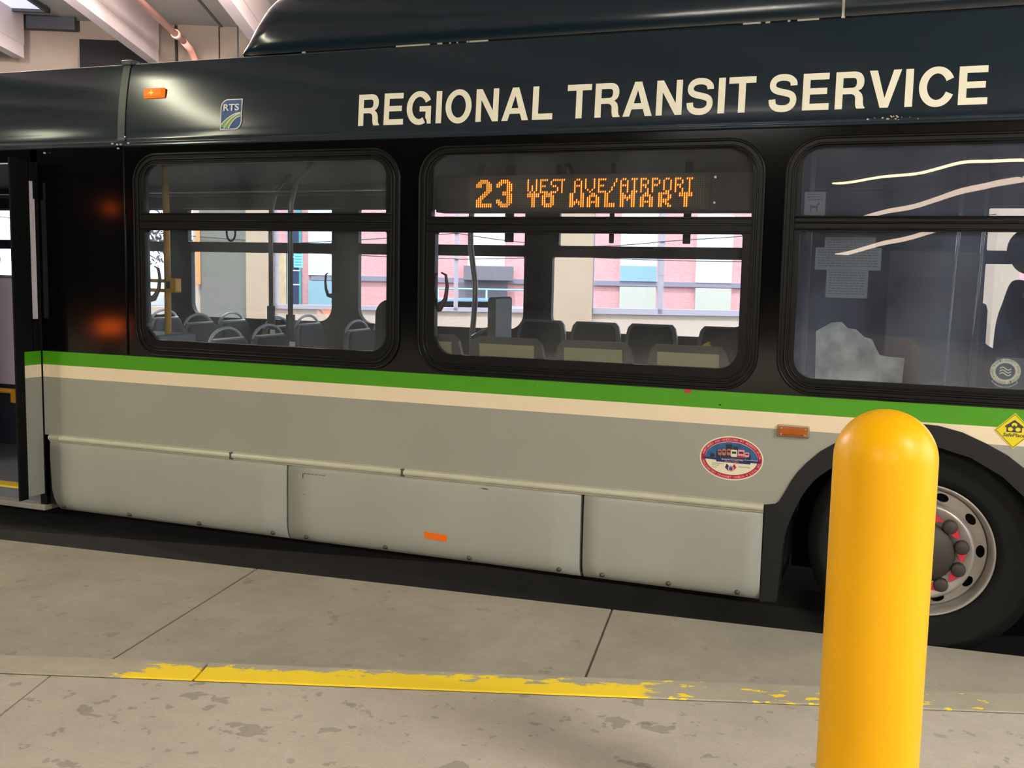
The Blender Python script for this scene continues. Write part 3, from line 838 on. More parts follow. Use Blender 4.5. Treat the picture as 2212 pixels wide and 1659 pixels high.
sub(from_bm('paint_chip', bm, mat('bare_metal', (190, 190, 170), 0.5)), cove)

# --- big lettering
def arc_band(pts, ws):
    """thick stroke along a polyline; ws = half widths"""
    L_, R_ = [], []
    n = len(pts)
    for i in range(n):
        a = pts[max(i - 1, 0)]; b = pts[min(i + 1, n - 1)]
        d = Vector((b[0] - a[0], b[1] - a[1])).normalized(); nn = Vector((-d.y, d.x))
        w = ws[i] if isinstance(ws, list) else ws
        L_.append((pts[i][0] + nn.x * w, pts[i][1] + nn.y * w)); R_.append((pts[i][0] - nn.x * w, pts[i][1] - nn.y * w))
    return L_ + R_[::-1]
def glyph(ch):
    """bold grotesque capital, cap height 718; returns (loops list, advance)"""
    if ch == 'I': return [[[(64, 0), (214, 0), (214, 718), (64, 718)]]], 278
    if ch == 'E': return [[[(76, 0), (621, 0), (621, 127), (226, 127), (226, 305), (575, 305), (575, 428), (226, 428), (226, 591), (607, 591), (607, 718), (76, 718)]]], 667
    if ch == 'L': return [[[(76, 0), (583, 0), (583, 130), (226, 130), (226, 718), (76, 718)]]], 611
    if ch == 'T': return [[[(231, 0), (381, 0), (381, 588), (598, 588), (598, 718), (14, 718), (14, 588), (231, 588)]]], 611
    if ch == 'N': return [[[(69, 0), (209, 0), (209, 474), (504, 0), (654, 0), (654, 718), (514, 718), (514, 240), (222, 718), (69, 718)]]], 722
    if ch == 'V': return [[[(251, 0), (413, 0), (648, 718), (494, 718), (335, 184), (176, 718), (19, 718)]]], 667
    if ch == 'A': return [[[(20, 0), (178, 0), (230, 147), (490, 147), (540, 0), (702, 0), (441, 718), (281, 718)], [(273, 270), (448, 270), (361, 540)]]], 722
    if ch == 'O':
        return [[ell(389, 359, 345, 379, 44), ell(389, 359, 192, 250, 36)]], 778
    if ch == 'R':
        bowl = [(76, 0), (226, 0), (226, 284), (382, 284)] + [(382 + 98 * math.sin(t), 206 + 78 * math.cos(t)) for t in (0.3, 0.7, 1.1, 1.5)] + \
               [(482, 110), (492, 40), (515, 0), (677, 0), (677, 22), (648, 50), (638, 110), (632, 210)] + [(612, 272), (580, 312), (535, 345)] + \
               [(595, 378), (632, 430), (646, 502), (643, 560), (622, 620), (585, 670), (530, 703), (455, 718), (76, 718)]
        hole = [(226, 595), (420, 595), (462, 588), (487, 565), (496, 530), (496, 480), (485, 440), (460, 415), (418, 404), (226, 404)]
        return [[bowl, hole]], 722
    if ch in 'CG':
        cx, czz, rx, rz = 389, 359, 268.5, 314.5
        a0 = math.radians(24 if ch == 'C' else 27); a1 = math.radians(336 if ch == 'C' else 300)
        n = 40; pts = []; ws = []
        for i in range(n + 1):
            t = a0 + (a1 - a0) * i / n
            pts.append((cx + rx * math.cos(t) * (1.0 if ch == 'G' else 0.985), czz + rz * math.sin(t)))
            ws.append(64.5 + 12 * abs(math.cos(t)))
        out = [[arc_band(pts, ws)]]
        if ch == 'G': out.append([[(398, 395), (710, 395), (710, 0), (610, 0), (594, 92), (560, 130), (566, 274), (398, 274)]])
        return out, 722 if ch == 'C' else 778
    if ch == 'S':
        P = [(556, 500), (548, 560), (505, 618), (430, 655), (330, 668), (225, 655), (150, 610), (118, 545), (122, 480), (160, 430), (235, 396), (340, 370), (450, 342),
             (520, 305), (550, 245), (545, 165), (500, 100), (425, 60), (330, 50), (225, 62), (150, 105), (118, 165), (110, 236)]
        # smooth
        Q = []
        for i in range(len(P) - 1):
            p0 = P[max(i - 1, 0)]; p1 = P[i]; p2 = P[i + 1]; p3 = P[min(i + 2, len(P) - 1)]
            for k in range(3):
                t = k / 3
                Q.append(tuple(0.5 * ((2 * p1[j]) + (-p0[j] + p2[j]) * t + (2 * p0[j] - 5 * p1[j] + 4 * p2[j] - p3[j]) * t * t + (-p0[j] + 3 * p1[j] - 3 * p2[j] + p3[j]) * t ** 3) for j in range(2)))
        Q.append(P[-1])
        n = len(Q); ws = [72 if (i < 5 or i > n - 6) else 66 for i in range(n)]
        return [[arc_band(Q, ws)]], 667
def word(s, x0, x1, z0, z1):
    g_ = []; pen = 0
    for ch in s:
        l, adv = glyph(ch); g_.append((pen, l)); pen += adv
    mn = min(p[0] + o for o, l in g_ for q in l for lp in q for p in lp); mxx = max(p[0] + o for o, l in g_ for q in l for lp in q for p in lp)
    k = (x1 - x0) / (mxx - mn); kz = (z1 - z0) / 718.0
    bm = bmesh.new()
    for o, l in g_:
        for q in l:
            plate(bm, [[(x0 + (p[0] + o - mn) * k, z0 + p[1] * kz) for p in lp] for lp in q], 0, None, T=lambda v: Vector((v.x, cy(v.z) - 0.004, v.z)))
    o_ = from_bm('lettering', bm, M['letter'], cove)
    lab(o_, 'cream capital letters reading ' + s)
    return o_
word('REGIONAL', -2.755, -1.680, 2.446, 2.608); word('TRANSIT', -1.607, -0.709, 2.446, 2.608); word('SERVICE', -0.650, 0.253, 2.446, 2.608)
def ct(dy): return lambda v: Vector((v.x, cy(v.z) + v.y - dy, v.z))
# RTS badge
lg = pl('logo_badge', [rr(-3.624, -3.482, 2.451, 2.618, rs=(0.0, 0.045, 0.0, 0.045), n=10)], 0, None, M['white'], cove, T=ct(0.004))
lab(lg, 'RTS logo badge, blue and green')
bm = bmesh.new(); plate(bm, [rr(-3.618, -3.488, 2.457, 2.612, rs=(0.0, 0.041, 0.0, 0.041), n=10)], 0, None, 0, T=ct(0.005))
def hill(a, b, c, d):
    top = [(-3.618 + 0.130 * t, a + (b - a) * math.sin(t * PI / 2) ** 0.85) for t in [i / 12 for i in range(13)]]
    bot = [(max(-3.618, -3.618 + 0.130 * (c + (1 - c) * t)), 2.457 + (d - 2.457) * math.sin(t * PI / 2) ** 0.8) for t in [i / 12 for i in range(13)]]
    return top + bot[::-1]
plate(bm, [hill(2.480, 2.545, 0.42, 2.520)], 0, None, 1, T=ct(0.006))
plate(bm, [hill(2.470, 2.540, 0.36, 2.525)], 0, None, 2, T=ct(0.007))
for c0, e0 in ((0.17, 2.536),):
    P = [(-3.618 + 0.130 * (c0 + (1 - c0) * t), 2.457 + (e0 - 2.457) * math.sin(t * PI / 2) ** 0.8) for t in [i / 14 for i in range(15)]]
    plate(bm, [arc_band(P, 0.0028)], 0, None, 1, T=ct(0.008))
text_flat(bm, 'RTS', -3.603, -3.500, 2.553, 2.591, 0, bold=0.025, mi=1)
for v in bm.verts:
    if abs(v.co.y) < 1e-7: v.co.y = cy(v.co.z) - 0.008
sb = from_bm('badge_print', bm, [M['rtsblue'], M['white'], M['rtsgreen']])
sb.parent = cove; lab(sb, 'blue badge face with white RTS and green field')

# --- marker lights
def marker(x0, x1, z0, z1, lit, y):
    bm = bmesh.new(); box(bm, x0, x1, y - 0.014, y + 0.004, z0, z1, bev=0.005)
    b_ = B(from_bm('marker_light', bm, M['chrome'] if not lit else M['amberlit']))
    lab(b_, 'small amber marker light, lit' if lit else 'amber marker light in a chrome frame, unlit')
    bm = bmesh.new(); box(bm, x0 + 0.008, x1 - 0.008, y - 0.026, y - 0.012, z0 + 0.008, z1 - 0.007, bev=0.006)
    sub(from_bm('lens', bm, M['amberlit'] if lit else M['amber']), b_)
    bm = bmesh.new()
    if lit:
        cx, cz = (x0 + x1) / 2 - 0.008, (z0 + z1) / 2; st = []
        for k in range(8):
            r = 0.020 if k % 2 == 0 else 0.006; st.append((cx + r * math.cos(k * PI / 4), cz + r * math.sin(k * PI / 4)))
        plate(bm, [st], y - 0.0265, None)
        sub(lab(from_bm('filament_glow', bm, M['star']), 'bright yellow star in the lens'), b_)
    else:
        for (x, z) in ((x0 + 0.02, z0 + 0.014), (x1 - 0.018, z0 + 0.014), (x0 + 0.02, z1 - 0.014), (x1 - 0.018, z1 - 0.014)):
            bm = bmesh.new(); lathe_y(bm, [(0, y - 0.030), (0.004, y - 0.029), (0.005, y - 0.024)], x, z, 8)
            sub(from_bm('screw', bm, M['steel']), b_)
marker(-4.153, -4.013, 2.644, 2.700, True, cy(2.67))
marker(-0.541, -0.397, 0.972, 1.027, False, 0.0)

# --- rub rail
def rail_piece(x0, x1):
    bm = bmesh.new()
    pr = [(0.002, 0.606), (-0.010, 0.606), (-0.012, 0.610)] + [(-0.010 - 0.014 * math.sin(t * PI / 8), 0.629 - 0.016 * math.cos(t * PI / 8)) for t in range(9)] + [(-0.012, 0.648), (0.002, 0.650)]
    extrude_x(bm, pr, x0, x1, closed=True, smooth=False)
    B(from_bm('rub_rail', bm, M['rail']))
rail_piece(-4.905, -4.83); rail_piece(-4.826, -3.570); rail_piece(-3.556, -2.478); rail_piece(-2.464, -0.585)
for x in (-3.563, -2.471): B(bx('rail_joint', (x - 0.012, x + 0.012, -0.020, 0.002, 0.608, 0.648), M['bolt'], bev=0.004))
# --- hinged skirt panels
BOLTS = [[-4.82, -4.312, -3.802, -3.296], [-3.077, -2.58, -2.085, -1.588], [-1.361, -1.025, -0.691]]
for k, (x0, x1) in enumerate(((-4.905, -3.197), (-3.186, -1.478), (-1.462, -0.586))):
    bm = bmesh.new()
    pr = [(0.002, 0.612), (-0.004, 0.604), (-0.008, 0.58), (-0.010, 0.50), (-0.010, 0.30), (-0.008, 0.25), (-0.002, 0.222), (0.008, 0.198), (0.022, 0.180), (0.045, 0.172)]
    nx = 10; rows = []
    for i in range(nx + 1):
        x = x0 + (x1 - x0) * i / nx
        row = []
        for (y, z) in pr:
            xx = x
            if k == 0 and i == 0 and z < 0.42: xx = x0 + 0.05 * ((0.42 - z) / 0.25) ** 2     # rounded rear corner
            row.append(bm.verts.new((xx, y, z)))
        rows.append(row)
    for A_, B_ in zip(rows[:-1], rows[1:]):
        for j in range(len(pr) - 1):
            f = bm.faces.new([A_[j], A_[j + 1], B_[j + 1], B_[j]]); f.smooth = True
    for row, s in ((rows[0], 1), (rows[-1], -1)):      # side returns
        back = [bm.verts.new((v.co.x + 0.0005 * s, 0.05, v.co.z)) for v in row]
        for j in range(len(pr) - 1): bm.faces.new([row[j], row[j + 1], back[j + 1], back[j]])
    sk_ = B(from_bm('skirt_panel', bm, M['skirt']))
    lab(sk_, ('long grey skirt panel at the rear door', 'long grey skirt panel with orange sticker', 'short grey skirt panel beside the front wheel')[k])
    for x in BOLTS[k]:
        bm = bmesh.new(); lathe_y(bm, [(0, -0.012), (0.004, -0.011), (0.005, -0.006), (0.011, -0.005), (0.0135, 0.002), (0.0135, 0.012)], x, 0.205, 14)
        bm2 = from_bm('bolt', bm, M['bolt']); sub(bm2, sk_)
    if k == 1:
        sub(lab(pl('sticker', [[(-2.341, 0.286), (-2.209, 0.279), (-2.209, 0.316), (-2.341, 0.322)]], -0.0115, None, M['orange']), 'plain orange sticker'), sk_)
        bm = bmesh.new()
        plate(bm, [[(-3.092, 0.540), (-3.088, 0.540), (-3.088, 0.568), (-3.092, 0.566)]], -0.0115, None)
        for q in range(6): plate(bm, [[(-3.085 + q * 0.024, 0.566), (-3.068 + q * 0.024, 0.567), (-3.068 + q * 0.024, 0.570), (-3.085 + q * 0.024, 0.569)]], -0.0115, None)
        plate(bm, [[(-3.09, 0.448), (-3.075, 0.449), (-3.075, 0.451), (-3.09, 0.450)]], -0.0115, None)
        plate(bm, [[(-2.03, 0.585), (-1.98, 0.581), (-1.975, 0.584), (-2.0, 0.588)]], -0.0105, None)
        sub(from_bm('scratch', bm, M['ink']), sk_)
# --- fender trim and wheel housing
bm = bmesh.new()
left = [(-0.582, 0.178), (-0.506, 0.186)] + fi[1:-1] + [(0.70, 0.186), (0.80, 0.18)] + fo[::-1]
plate(bm, [left], -0.010, 0.05)
B(lab(from_bm('fender_trim', bm, M['plastic']), 'black rubber wheel arch trim'))
bm = bmesh.new()
ar = [(x, z) for x, z in fi]
rows = []
for y in (0.03, 0.62):
    rows.append([bm.verts.new((CXW + (x - CXW) * 1.02, y, max(z, 0.17) + 0.01)) for x, z in ar])
for j in range(len(ar) - 1): bm.faces.new([rows[0][j], rows[0][j + 1], rows[1][j + 1], rows[1][j]])
plate(bm, [[(p[0], p[1] + 0.01) for p in ar]], 0.62, None)
B(from_bm('wheel_housing', bm, M['under']))

# --- front wheel
wh = empty('front_wheel', (CXW + 1.0, 0.09 - 1.25, CZW)); wh.parent = bus
WM = Matrix.Translation((-CXW, -0.09, -CZW))
def WP(o): o.parent = wh; o.matrix_parent_inverse = WM; return o
bm = bmesh.new()
lathe_y(bm, [(0.292, 0.16), (0.300, 0.105), (0.312, 0.088), (0.335, 0.076), (0.338, 0.0745), (0.345, 0.074), (0.39, 0.068), (0.43, 0.070), (0.436, 0.066), (0.455, 0.076), (0.480, 0.096), (0.500, 0.118), (0.508, 0.14),
             (0.508, 0.175), (0.499, 0.177), (0.499, 0.187), (0.508, 0.189), (0.508, 0.235), (0.499, 0.237), (0.499, 0.247), (0.508, 0.249), (0.508, 0.30), (0.495, 0.335), (0.44, 0.35), (0.3, 0.34)], CXW, CZW, 72)
WP(from_bm('tire', bm, M['tyre']))
bm = bmesh.new()
lathe_y(bm, [(0.297, 0.11), (0.304, 0.088), (0.306, 0.080), (0.303, 0.076), (0.297, 0.078), (0.290, 0.090), (0.284, 0.105), (0.280, 0.120), (0.278, 0.150), (0.270, 0.165)], CXW, CZW, 72)
# dished disc with ten oval hand holes
holes = []
R0 = 0.245
for k in range(10):
    a = math.radians(1 + 36 * k); c_, s_ = math.cos(a), math.sin(a)
    holes.append([(CXW + R0 * c_ + 0.019 * math.cos(t) * c_ - 0.029 * math.sin(t) * s_, CZW + R0 * s_ + 0.019 * math.cos(t) * s_ + 0.029 * math.sin(t) * c_) for t in [2 * PI * i / 18 for i in range(18)]])
plate(bm, [ell(CXW, CZW, 0.272, 0.272, 72), ell(CXW, CZW, 0.218, 0.218, 60)[::-1]] + holes, 0.150, 0.160)
lathe_y(bm, [(0.219, 0.160), (0.222, 0.120), (0.223, 0.085), (0.220, 0.068), (0.213, 0.060), (0.205, 0.059), (0.196, 0.064), (0.125, 0.066), (0.115, 0.08)], CXW, CZW, 60)
WP(lab(from_bm('rim', bm, M['rim']), 'steel rim with ten oval holes'))
bm = bmesh.new(); lathe_y(bm, [(0.275, 0.21), (0.0, 0.21)], CXW, CZW, 40); WP(from_bm('brake_drum', bm, M['hole']))
bm = bmesh.new(); lathe_y(bm, [(0.137, 0.070), (0.137, 0.050), (0.128, 0.030), (0.10, 0.022), (0.095, 0.018), (0.0, 0.016)], CXW, CZW, 44); WP(from_bm('hub', bm, M['hub']))
for k in range(10):
    a = math.radians(13 + 36 * k); x = CXW + 0.1665 * math.cos(a); z = CZW + 0.1665 * math.sin(a)
    bm = bmesh.new(); lathe_y(bm, [(0.031, 0.066), (0.031, 0.040), (0.029, 0.034), (0.024, 0.030), (0, 0.029)], x, z, 18)
    WP(from_bm('lug_nut', bm, M['hub']))
    a2 = a - math.radians(100); t = Vector((math.cos(a2), math.sin(a2))); n_ = Vector((-t.y, t.x))
    c2 = Vector((x, z))
    p = [c2 + t * 0.070, c2 + t * 0.022 + n_ * 0.021, c2 + t * 0.022 - n_ * 0.021]
    bm = bmesh.new(); plate(bm, [[tuple(q) for q in p]], 0.040, 0.050)
    WP(lab(from_bm('nut_indicator', bm, M['red']), 'red triangular nut pointer'))

# --- roof, roof fairing, far side shell, floor, underbody
FY = 2.55
bm = bmesh.new()
box(bm, -10.5, XR, 0.12, FY - 0.1, 2.80, 2.855)
B(lab(from_bm('roof', bm, M['navy']), 'dark roof'))
bm = bmesh.new()
yz = [(0.135, 2.875), (0.125, 2.92), (0.13, 3.02), (0.150, 3.10), (0.19, 3.18), (0.26, 3.25), (0.38, 3.31), (0.55, 3.34), (1.9, 3.36), (2.3, 3.2), (2.4, 2.88)]
sx = [(-3.585, 0.03), (-3.568, 0.16), (-3.545, 0.31), (-3.518, 0.48), (-3.485, 0.66), (-3.445, 0.81), (-3.39, 0.915), (-3.31, 0.972), (-3.19, 0.994), (-2.95, 1.0), (-0.362, 1.0)]
rows = [[bm.verts.new((x, 0.14 + (y - 0.14) * (0.9 + 0.1 * min(1, s)) + (1 - s) * 0.02, 2.875 + (z - 2.875) * s)) for (y, z) in yz] for (x, s) in sx]
for A_, B_ in zip(rows[:-1], rows[1:]):
    for j in range(len(yz) - 1): bm.faces.new([A_[j], A_[j + 1], B_[j + 1], B_[j]]).smooth = True
bm.faces.new(rows[0])
fair = B(lab(from_bm('roof_fairing', bm, M['navy']), 'dark rounded equipment fairing on the roof'))
bm = bmesh.new(); extrude_x(bm, yz, -0.350, XR, smooth=True)
B(lab(from_bm('roof_fairing', bm, M['navy']), 'front section of the roof fairing, right of the seam'))
B(bx('fairing_seam', (-0.364, -0.348, 0.138, 0.2, 2.87, 3.2), M['letter']))
bm = bmesh.new(); box(bm, -3.2, XR, 0.14, 0.2, 2.858, 2.878); B(from_bm('fairing_gap', bm, M['hole']))
for (a, b) in ((-2.605, -2.41), (-2.365, -2.339), (-2.297, -2.290), (-2.256, -2.250), (-2.200, -2.190), (-2.185, -2.082), (-0.80, -0.72), (-0.697, -0.677), (-0.598, -0.587), (-0.555, -0.460), (-3.18, -3.160)):
    B(bx('gap_daylight', (a, b, 0.130, 0.15, 2.860, 2.874), M['rail']))  # daylight showing through the gap, put in as small cream boxes
# far side wall with windows
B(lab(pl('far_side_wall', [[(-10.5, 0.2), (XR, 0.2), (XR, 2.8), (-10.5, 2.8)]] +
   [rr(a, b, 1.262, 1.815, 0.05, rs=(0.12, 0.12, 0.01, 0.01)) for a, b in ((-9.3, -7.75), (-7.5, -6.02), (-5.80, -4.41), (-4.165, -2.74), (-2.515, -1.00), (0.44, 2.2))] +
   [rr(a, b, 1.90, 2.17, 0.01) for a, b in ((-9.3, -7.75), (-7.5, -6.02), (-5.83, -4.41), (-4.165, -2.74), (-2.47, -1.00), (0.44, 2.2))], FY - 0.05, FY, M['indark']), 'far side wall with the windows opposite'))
for a, b in ((-9.3, -7.75), (-7.5, -6.02), (-5.83, -4.41), (-4.165, -2.74), (-2.515, -1.00), (0.44, 2.2)):
    B(pl('far_pane', [[(a, 1.262), (b, 1.262), (b, 2.17), (a, 2.17)]], FY - 0.02, None, M['gf']))
_fw = [o for o in bpy.data.objects if o.name == 'far_side_wall'][0]
latch(-0.995, 1.590, 0.95, y=2.44, m=M['seatshell'], fr=_fw, sx=-1); latch(-4.405, 1.600, 0.95, y=2.44, m=M['seatshell'], fr=_fw, sx=-1)
bm = bmesh.new(); box(bm, -10.5, -0.52, 0.05, FY - 0.05, 0.20, 0.262); box(bm, -0.52, 0.78, 0.66, FY - 0.66, 0.20, 0.262); box(bm, 0.78, XR, 0.05, FY - 0.05, 0.20, 0.262)
B(lab(from_bm('floor_pan', bm, M['infloor']), 'dark blue grey bus floor'))
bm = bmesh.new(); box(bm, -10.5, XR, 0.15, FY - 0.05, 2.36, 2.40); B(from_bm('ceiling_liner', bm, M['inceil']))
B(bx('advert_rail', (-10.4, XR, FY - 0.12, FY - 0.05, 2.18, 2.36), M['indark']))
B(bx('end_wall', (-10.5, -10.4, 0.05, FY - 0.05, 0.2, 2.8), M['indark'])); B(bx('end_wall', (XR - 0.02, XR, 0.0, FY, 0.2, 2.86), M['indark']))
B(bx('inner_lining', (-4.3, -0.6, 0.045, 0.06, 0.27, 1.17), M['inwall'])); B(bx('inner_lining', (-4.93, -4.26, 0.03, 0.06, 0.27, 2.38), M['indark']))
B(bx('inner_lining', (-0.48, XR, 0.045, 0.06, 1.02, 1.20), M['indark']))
B(bx('inner_pillar', (-2.495, -2.405, 0.03, 0.07, 1.17, 2.36), M['indark'])); B(bx('inner_pillar', (-0.64, -0.565, 0.03, 0.07, 1.17, 2.36), M['indark']))
bm = bmesh.new(); box(bm, -10.5, -0.52, 0.10, 0.16, 0.16, 0.25); box(bm, -10.5, XR, FY - 0.1, FY - 0.02, 0.12, 0.25); box(bm, -4.6, -0.9, 0.7, 1.9, 0.10, 0.24)
B(from_bm('chassis', bm, M['under']))

# --- rear door (open, leaf swung out) and what shows through the doorway
leaf = B(bx('rear_door', (-4.962, -4.948, -0.208, -0.140, 0.262, 2.31), M['rubber'], bev=0.006))
lab(leaf, 'open rear door leaf seen nearly edge-on')
bm = bmesh.new()
for (z0, z1, mi) in ((0.275, 1.0045, 0), (1.0045, 1.081, 1), (1.081, 1.1635, 2)): box(bm, -4.968, -4.952, -0.146, -0.012, z0, z1, mi=mi)
sub(lab(from_bm('leaf_panel', bm, [M['grey'], M['cream'], M['green']]), 'painted lower panel of the door'), leaf)
bm = bmesh.new()
box(bm, -4.968, -4.952, -0.146, -0.066, 1.1635, 2.30); box(bm, -4.968, -4.952, -0.022, -0.012, 1.1635, 2.30)
box(bm, -4.968, -4.952, -0.07, -0.02, 1.1635, 1.36); box(bm, -4.968, -4.952, -0.07, -0.02, 2.185, 2.30); box(bm, -4.98, -4.945, -0.035, -0.012, 2.08, 2.25)
sub(from_bm('leaf_frame', bm, M['rubber']), leaf)
sub(lab(bx('leaf_glass', (-4.961, -4.956, -0.068, -0.018, 1.36, 2.19), mat('lit_glass', (214, 206, 214), 0.4, emis=(1, .95, 1), estr=0.0)), 'narrow pale glass strip'), leaf)  # bright light in the door glass is put into its pale colour
B(bx('door_header', (-6.3, -4.95, 0.0, 0.06, 2.30, 2.39), M['black'])); B(bx('door_jamb', (-5.0, -4.95, 0.0, 0.08, 0.2, 2.39), M['rubber']))
B(lab(bx('door_sill', (-6.3, -4.95, -0.02, 0.10, 0.165, 0.20), mat('sill', (150, 146, 138), 0.5), bev=0.006), 'grey door sill'))
B(lab(bx('step_edge', (-6.3, -4.97, 0.06, 0.17, 0.20, 0.275), mat('step_yellow', (232, 200, 60), 0.5), bev=0.012), 'yellow step edge'))
B(bx('rear_side_wall', (-10.5, -6.3, 0.0, 0.06, 0.2, 2.39), M['grey']))
B(lab(bx('modesty_panel', (-8.3, -5.9, 1.25, 1.29, 0.74, 1.585), M['lavender'], bev=0.01), 'glossy lavender panel inside the rear door'))
B(tb('panel_trim', [(-8.3, 1.235, 1.585), (-5.9, 1.235, 1.585)], 0.012, M['steel']))
B(bx('raised_plinth', (-8.3, -5.9, 1.27, 1.6, 0.262, 0.74), mat('plinth', (44, 50, 66), 0.7)))
gr = B(lab(tb('grab_rail', [(-8.2, 1.18, 0.70), (-6.34, 1.18, 0.70)], 0.02, M['poleyel']), 'yellow grab rail inside the rear door'))
sub(bx('rail_bracket', (-6.47, -6.38, 1.16, 1.24, 0.61, 0.71), M['poleyel'], bev=0.01), gr)
st = [(-6.9 + 0.001 * 0, 1.15, 2.05 + 0)]
B(tb('assist_rail', [(-6.9 + 0.42 * math.sin(t), 1.1, 1.72 + 0.34 * math.cos(t)) for t in [i * PI / 14 for i in range(-2, 9)]], 0.018, M['polegrey']))

# --- destination sign
sign = B(lab(bx('destination_sign', (-2.36, -0.70, 0.125, 0.24, 2.006, 2.195), mat('sign_case', (34, 32, 30), 0.5), bev=0.006), 'black LED destination sign behind the glass'))
sub(bx('display_face', (-2.184, -0.918, 0.120, 0.127, 2.020, 2.190), mat('sign_face', (46, 40, 34), 0.55)), sign)
F5 = {'W': ["10001", "10001", "10001", "10101", "10101", "10101", "01010"], 'w': ["100010", "100010", "100010", "101010", "101010", "101010", "010100"],
      'E': ["1111", "1000", "1000", "1110", "1000", "1000", "1111"], 'S': ["0111", "1000", "1000", "0110", "0001", "0001", "1110"],
      'T': ["111", "010", "010", "010", "010", "010", "010"], 'A': ["0110", "1001", "1001", "1111", "1001", "1001", "1001"],
      'V': ["10001", "10001", "10001", "10001", "10001", "01010", "00100"], '/': ["0001", "0001", "0010", "0010", "0100", "0100", "1000"],
      'I': ["111", "010", "010", "010", "010", "010", "111"], 'R': ["1110", "1001", "1001", "1110", "1010", "1001", "1001"],
      'P': ["1110", "1001", "1001", "1110", "1000", "1000", "1000"], 'O': ["0110", "1001", "1001", "1001", "1001", "1001", "0110"]}
F6 = {'T': ["111111", "111111", "001100", "001100", "001100", "001100", "001100"], 'O': ["011110", "111111", "110011", "110011", "110011", "111111", "011110"],
      'W': ["1100011", "1100011", "1100011", "1101011", "1111111", "1110111", "1100011"], 'A': ["001100", "011110", "110011", "110011", "111111", "110011", "110011"],
      'L': ["11000", "11000", "11000", "11000", "11000", "11111", "11111"], 'M': ["1100011", "1110111", "1111111", "1101011", "1100011", "1100011", "1100011"],
      'R': ["111110", "110011", "110011", "111110", "111100", "110110", "110011"]}
D2 = ["00111100", "01111110", "11100111", "11100111", "00000111", "00000111", "00001110", "00011100", "00111000", "01110000", "11100000", "11100000", "11111111", "11111111"]
D3 = ["00111100", "01111110", "11100111", "11000111", "00000111", "00000111", "00011110", "00011111", "00000111", "00000111", "11000111", "11100111", "01111110", "00111100"]
dots = []
PX_, PZ_ = 0.01128, 0.0100
SX0, SZ0 = -1.842, 2.1655
def addg(bits, c0, r0):
    for r, row in enumerate(bits):
        for c, b in enumerate(row):
            if b == '1': dots.append((c0 + c, r0 + r))
for ch, c in zip('WEST', (0, 6, 11, 15)): addg(F5[ch], c, 0)
for ch, c in zip('AVE/AIRPORT', (22, 27, 33, 38, 43, 48, 52, 57, 62, 67, 72)): addg(F5[ch], c, 0)
for ch, c in zip('TO', (0, 7)): addg(F6[ch], c, 7)
for ch, c in zip('WALMART', (20, 28, 36, 43, 52, 60, 69)): addg(F6[ch], c, 7)
addg(D2, -25, 0); addg(D3, -15, 0)
def led(bm, pts, rx, rz, y, n=8, sl=0.18):
    for (c, r) in pts:
        x = SX0 + c * PX_; z = SZ0 - r * PZ_
        vs = [bm.verts.new((x + rx * math.cos(2 * PI * i / n) + sl * rz * math.sin(2 * PI * i / n), y, z + rz * math.sin(2 * PI * i / n))) for i in range(n)]
        bm.faces.new(vs)
bm = bmesh.new(); led(bm, dots, 0.0056, 0.0070, 0.1190)
sub(lab(from_bm('lit_pixels', bm, emit('led_amber', (1.0, 0.095, 0.0), 0.8)), 'amber pixels reading 23 WEST AVE/AIRPORT TO WALMART'), sign)
bm = bmesh.new(); led(bm, dots, 0.0026, 0.0048, 0.1185)
sub(from_bm('pixel_core', bm, emit('led_core', (1.0, 0.47, 0.06), 2.2)), sign)
lit = set(dots)
bm = bmesh.new(); led(bm, [(c, r) for c in range(-28, 80) for r in range(14) if (c, r) not in lit], 0.0026, 0.0036, 0.1190, n=4)
sub(from_bm('unlit_pixels', bm, mat('led_off', (112, 100, 62), 0.5)), sign)
for z in (2.045, 2.165): sub(bx('screw', (-0.902, -0.892, 0.118, 0.126, z, z + 0.01), M['steel']), sign)

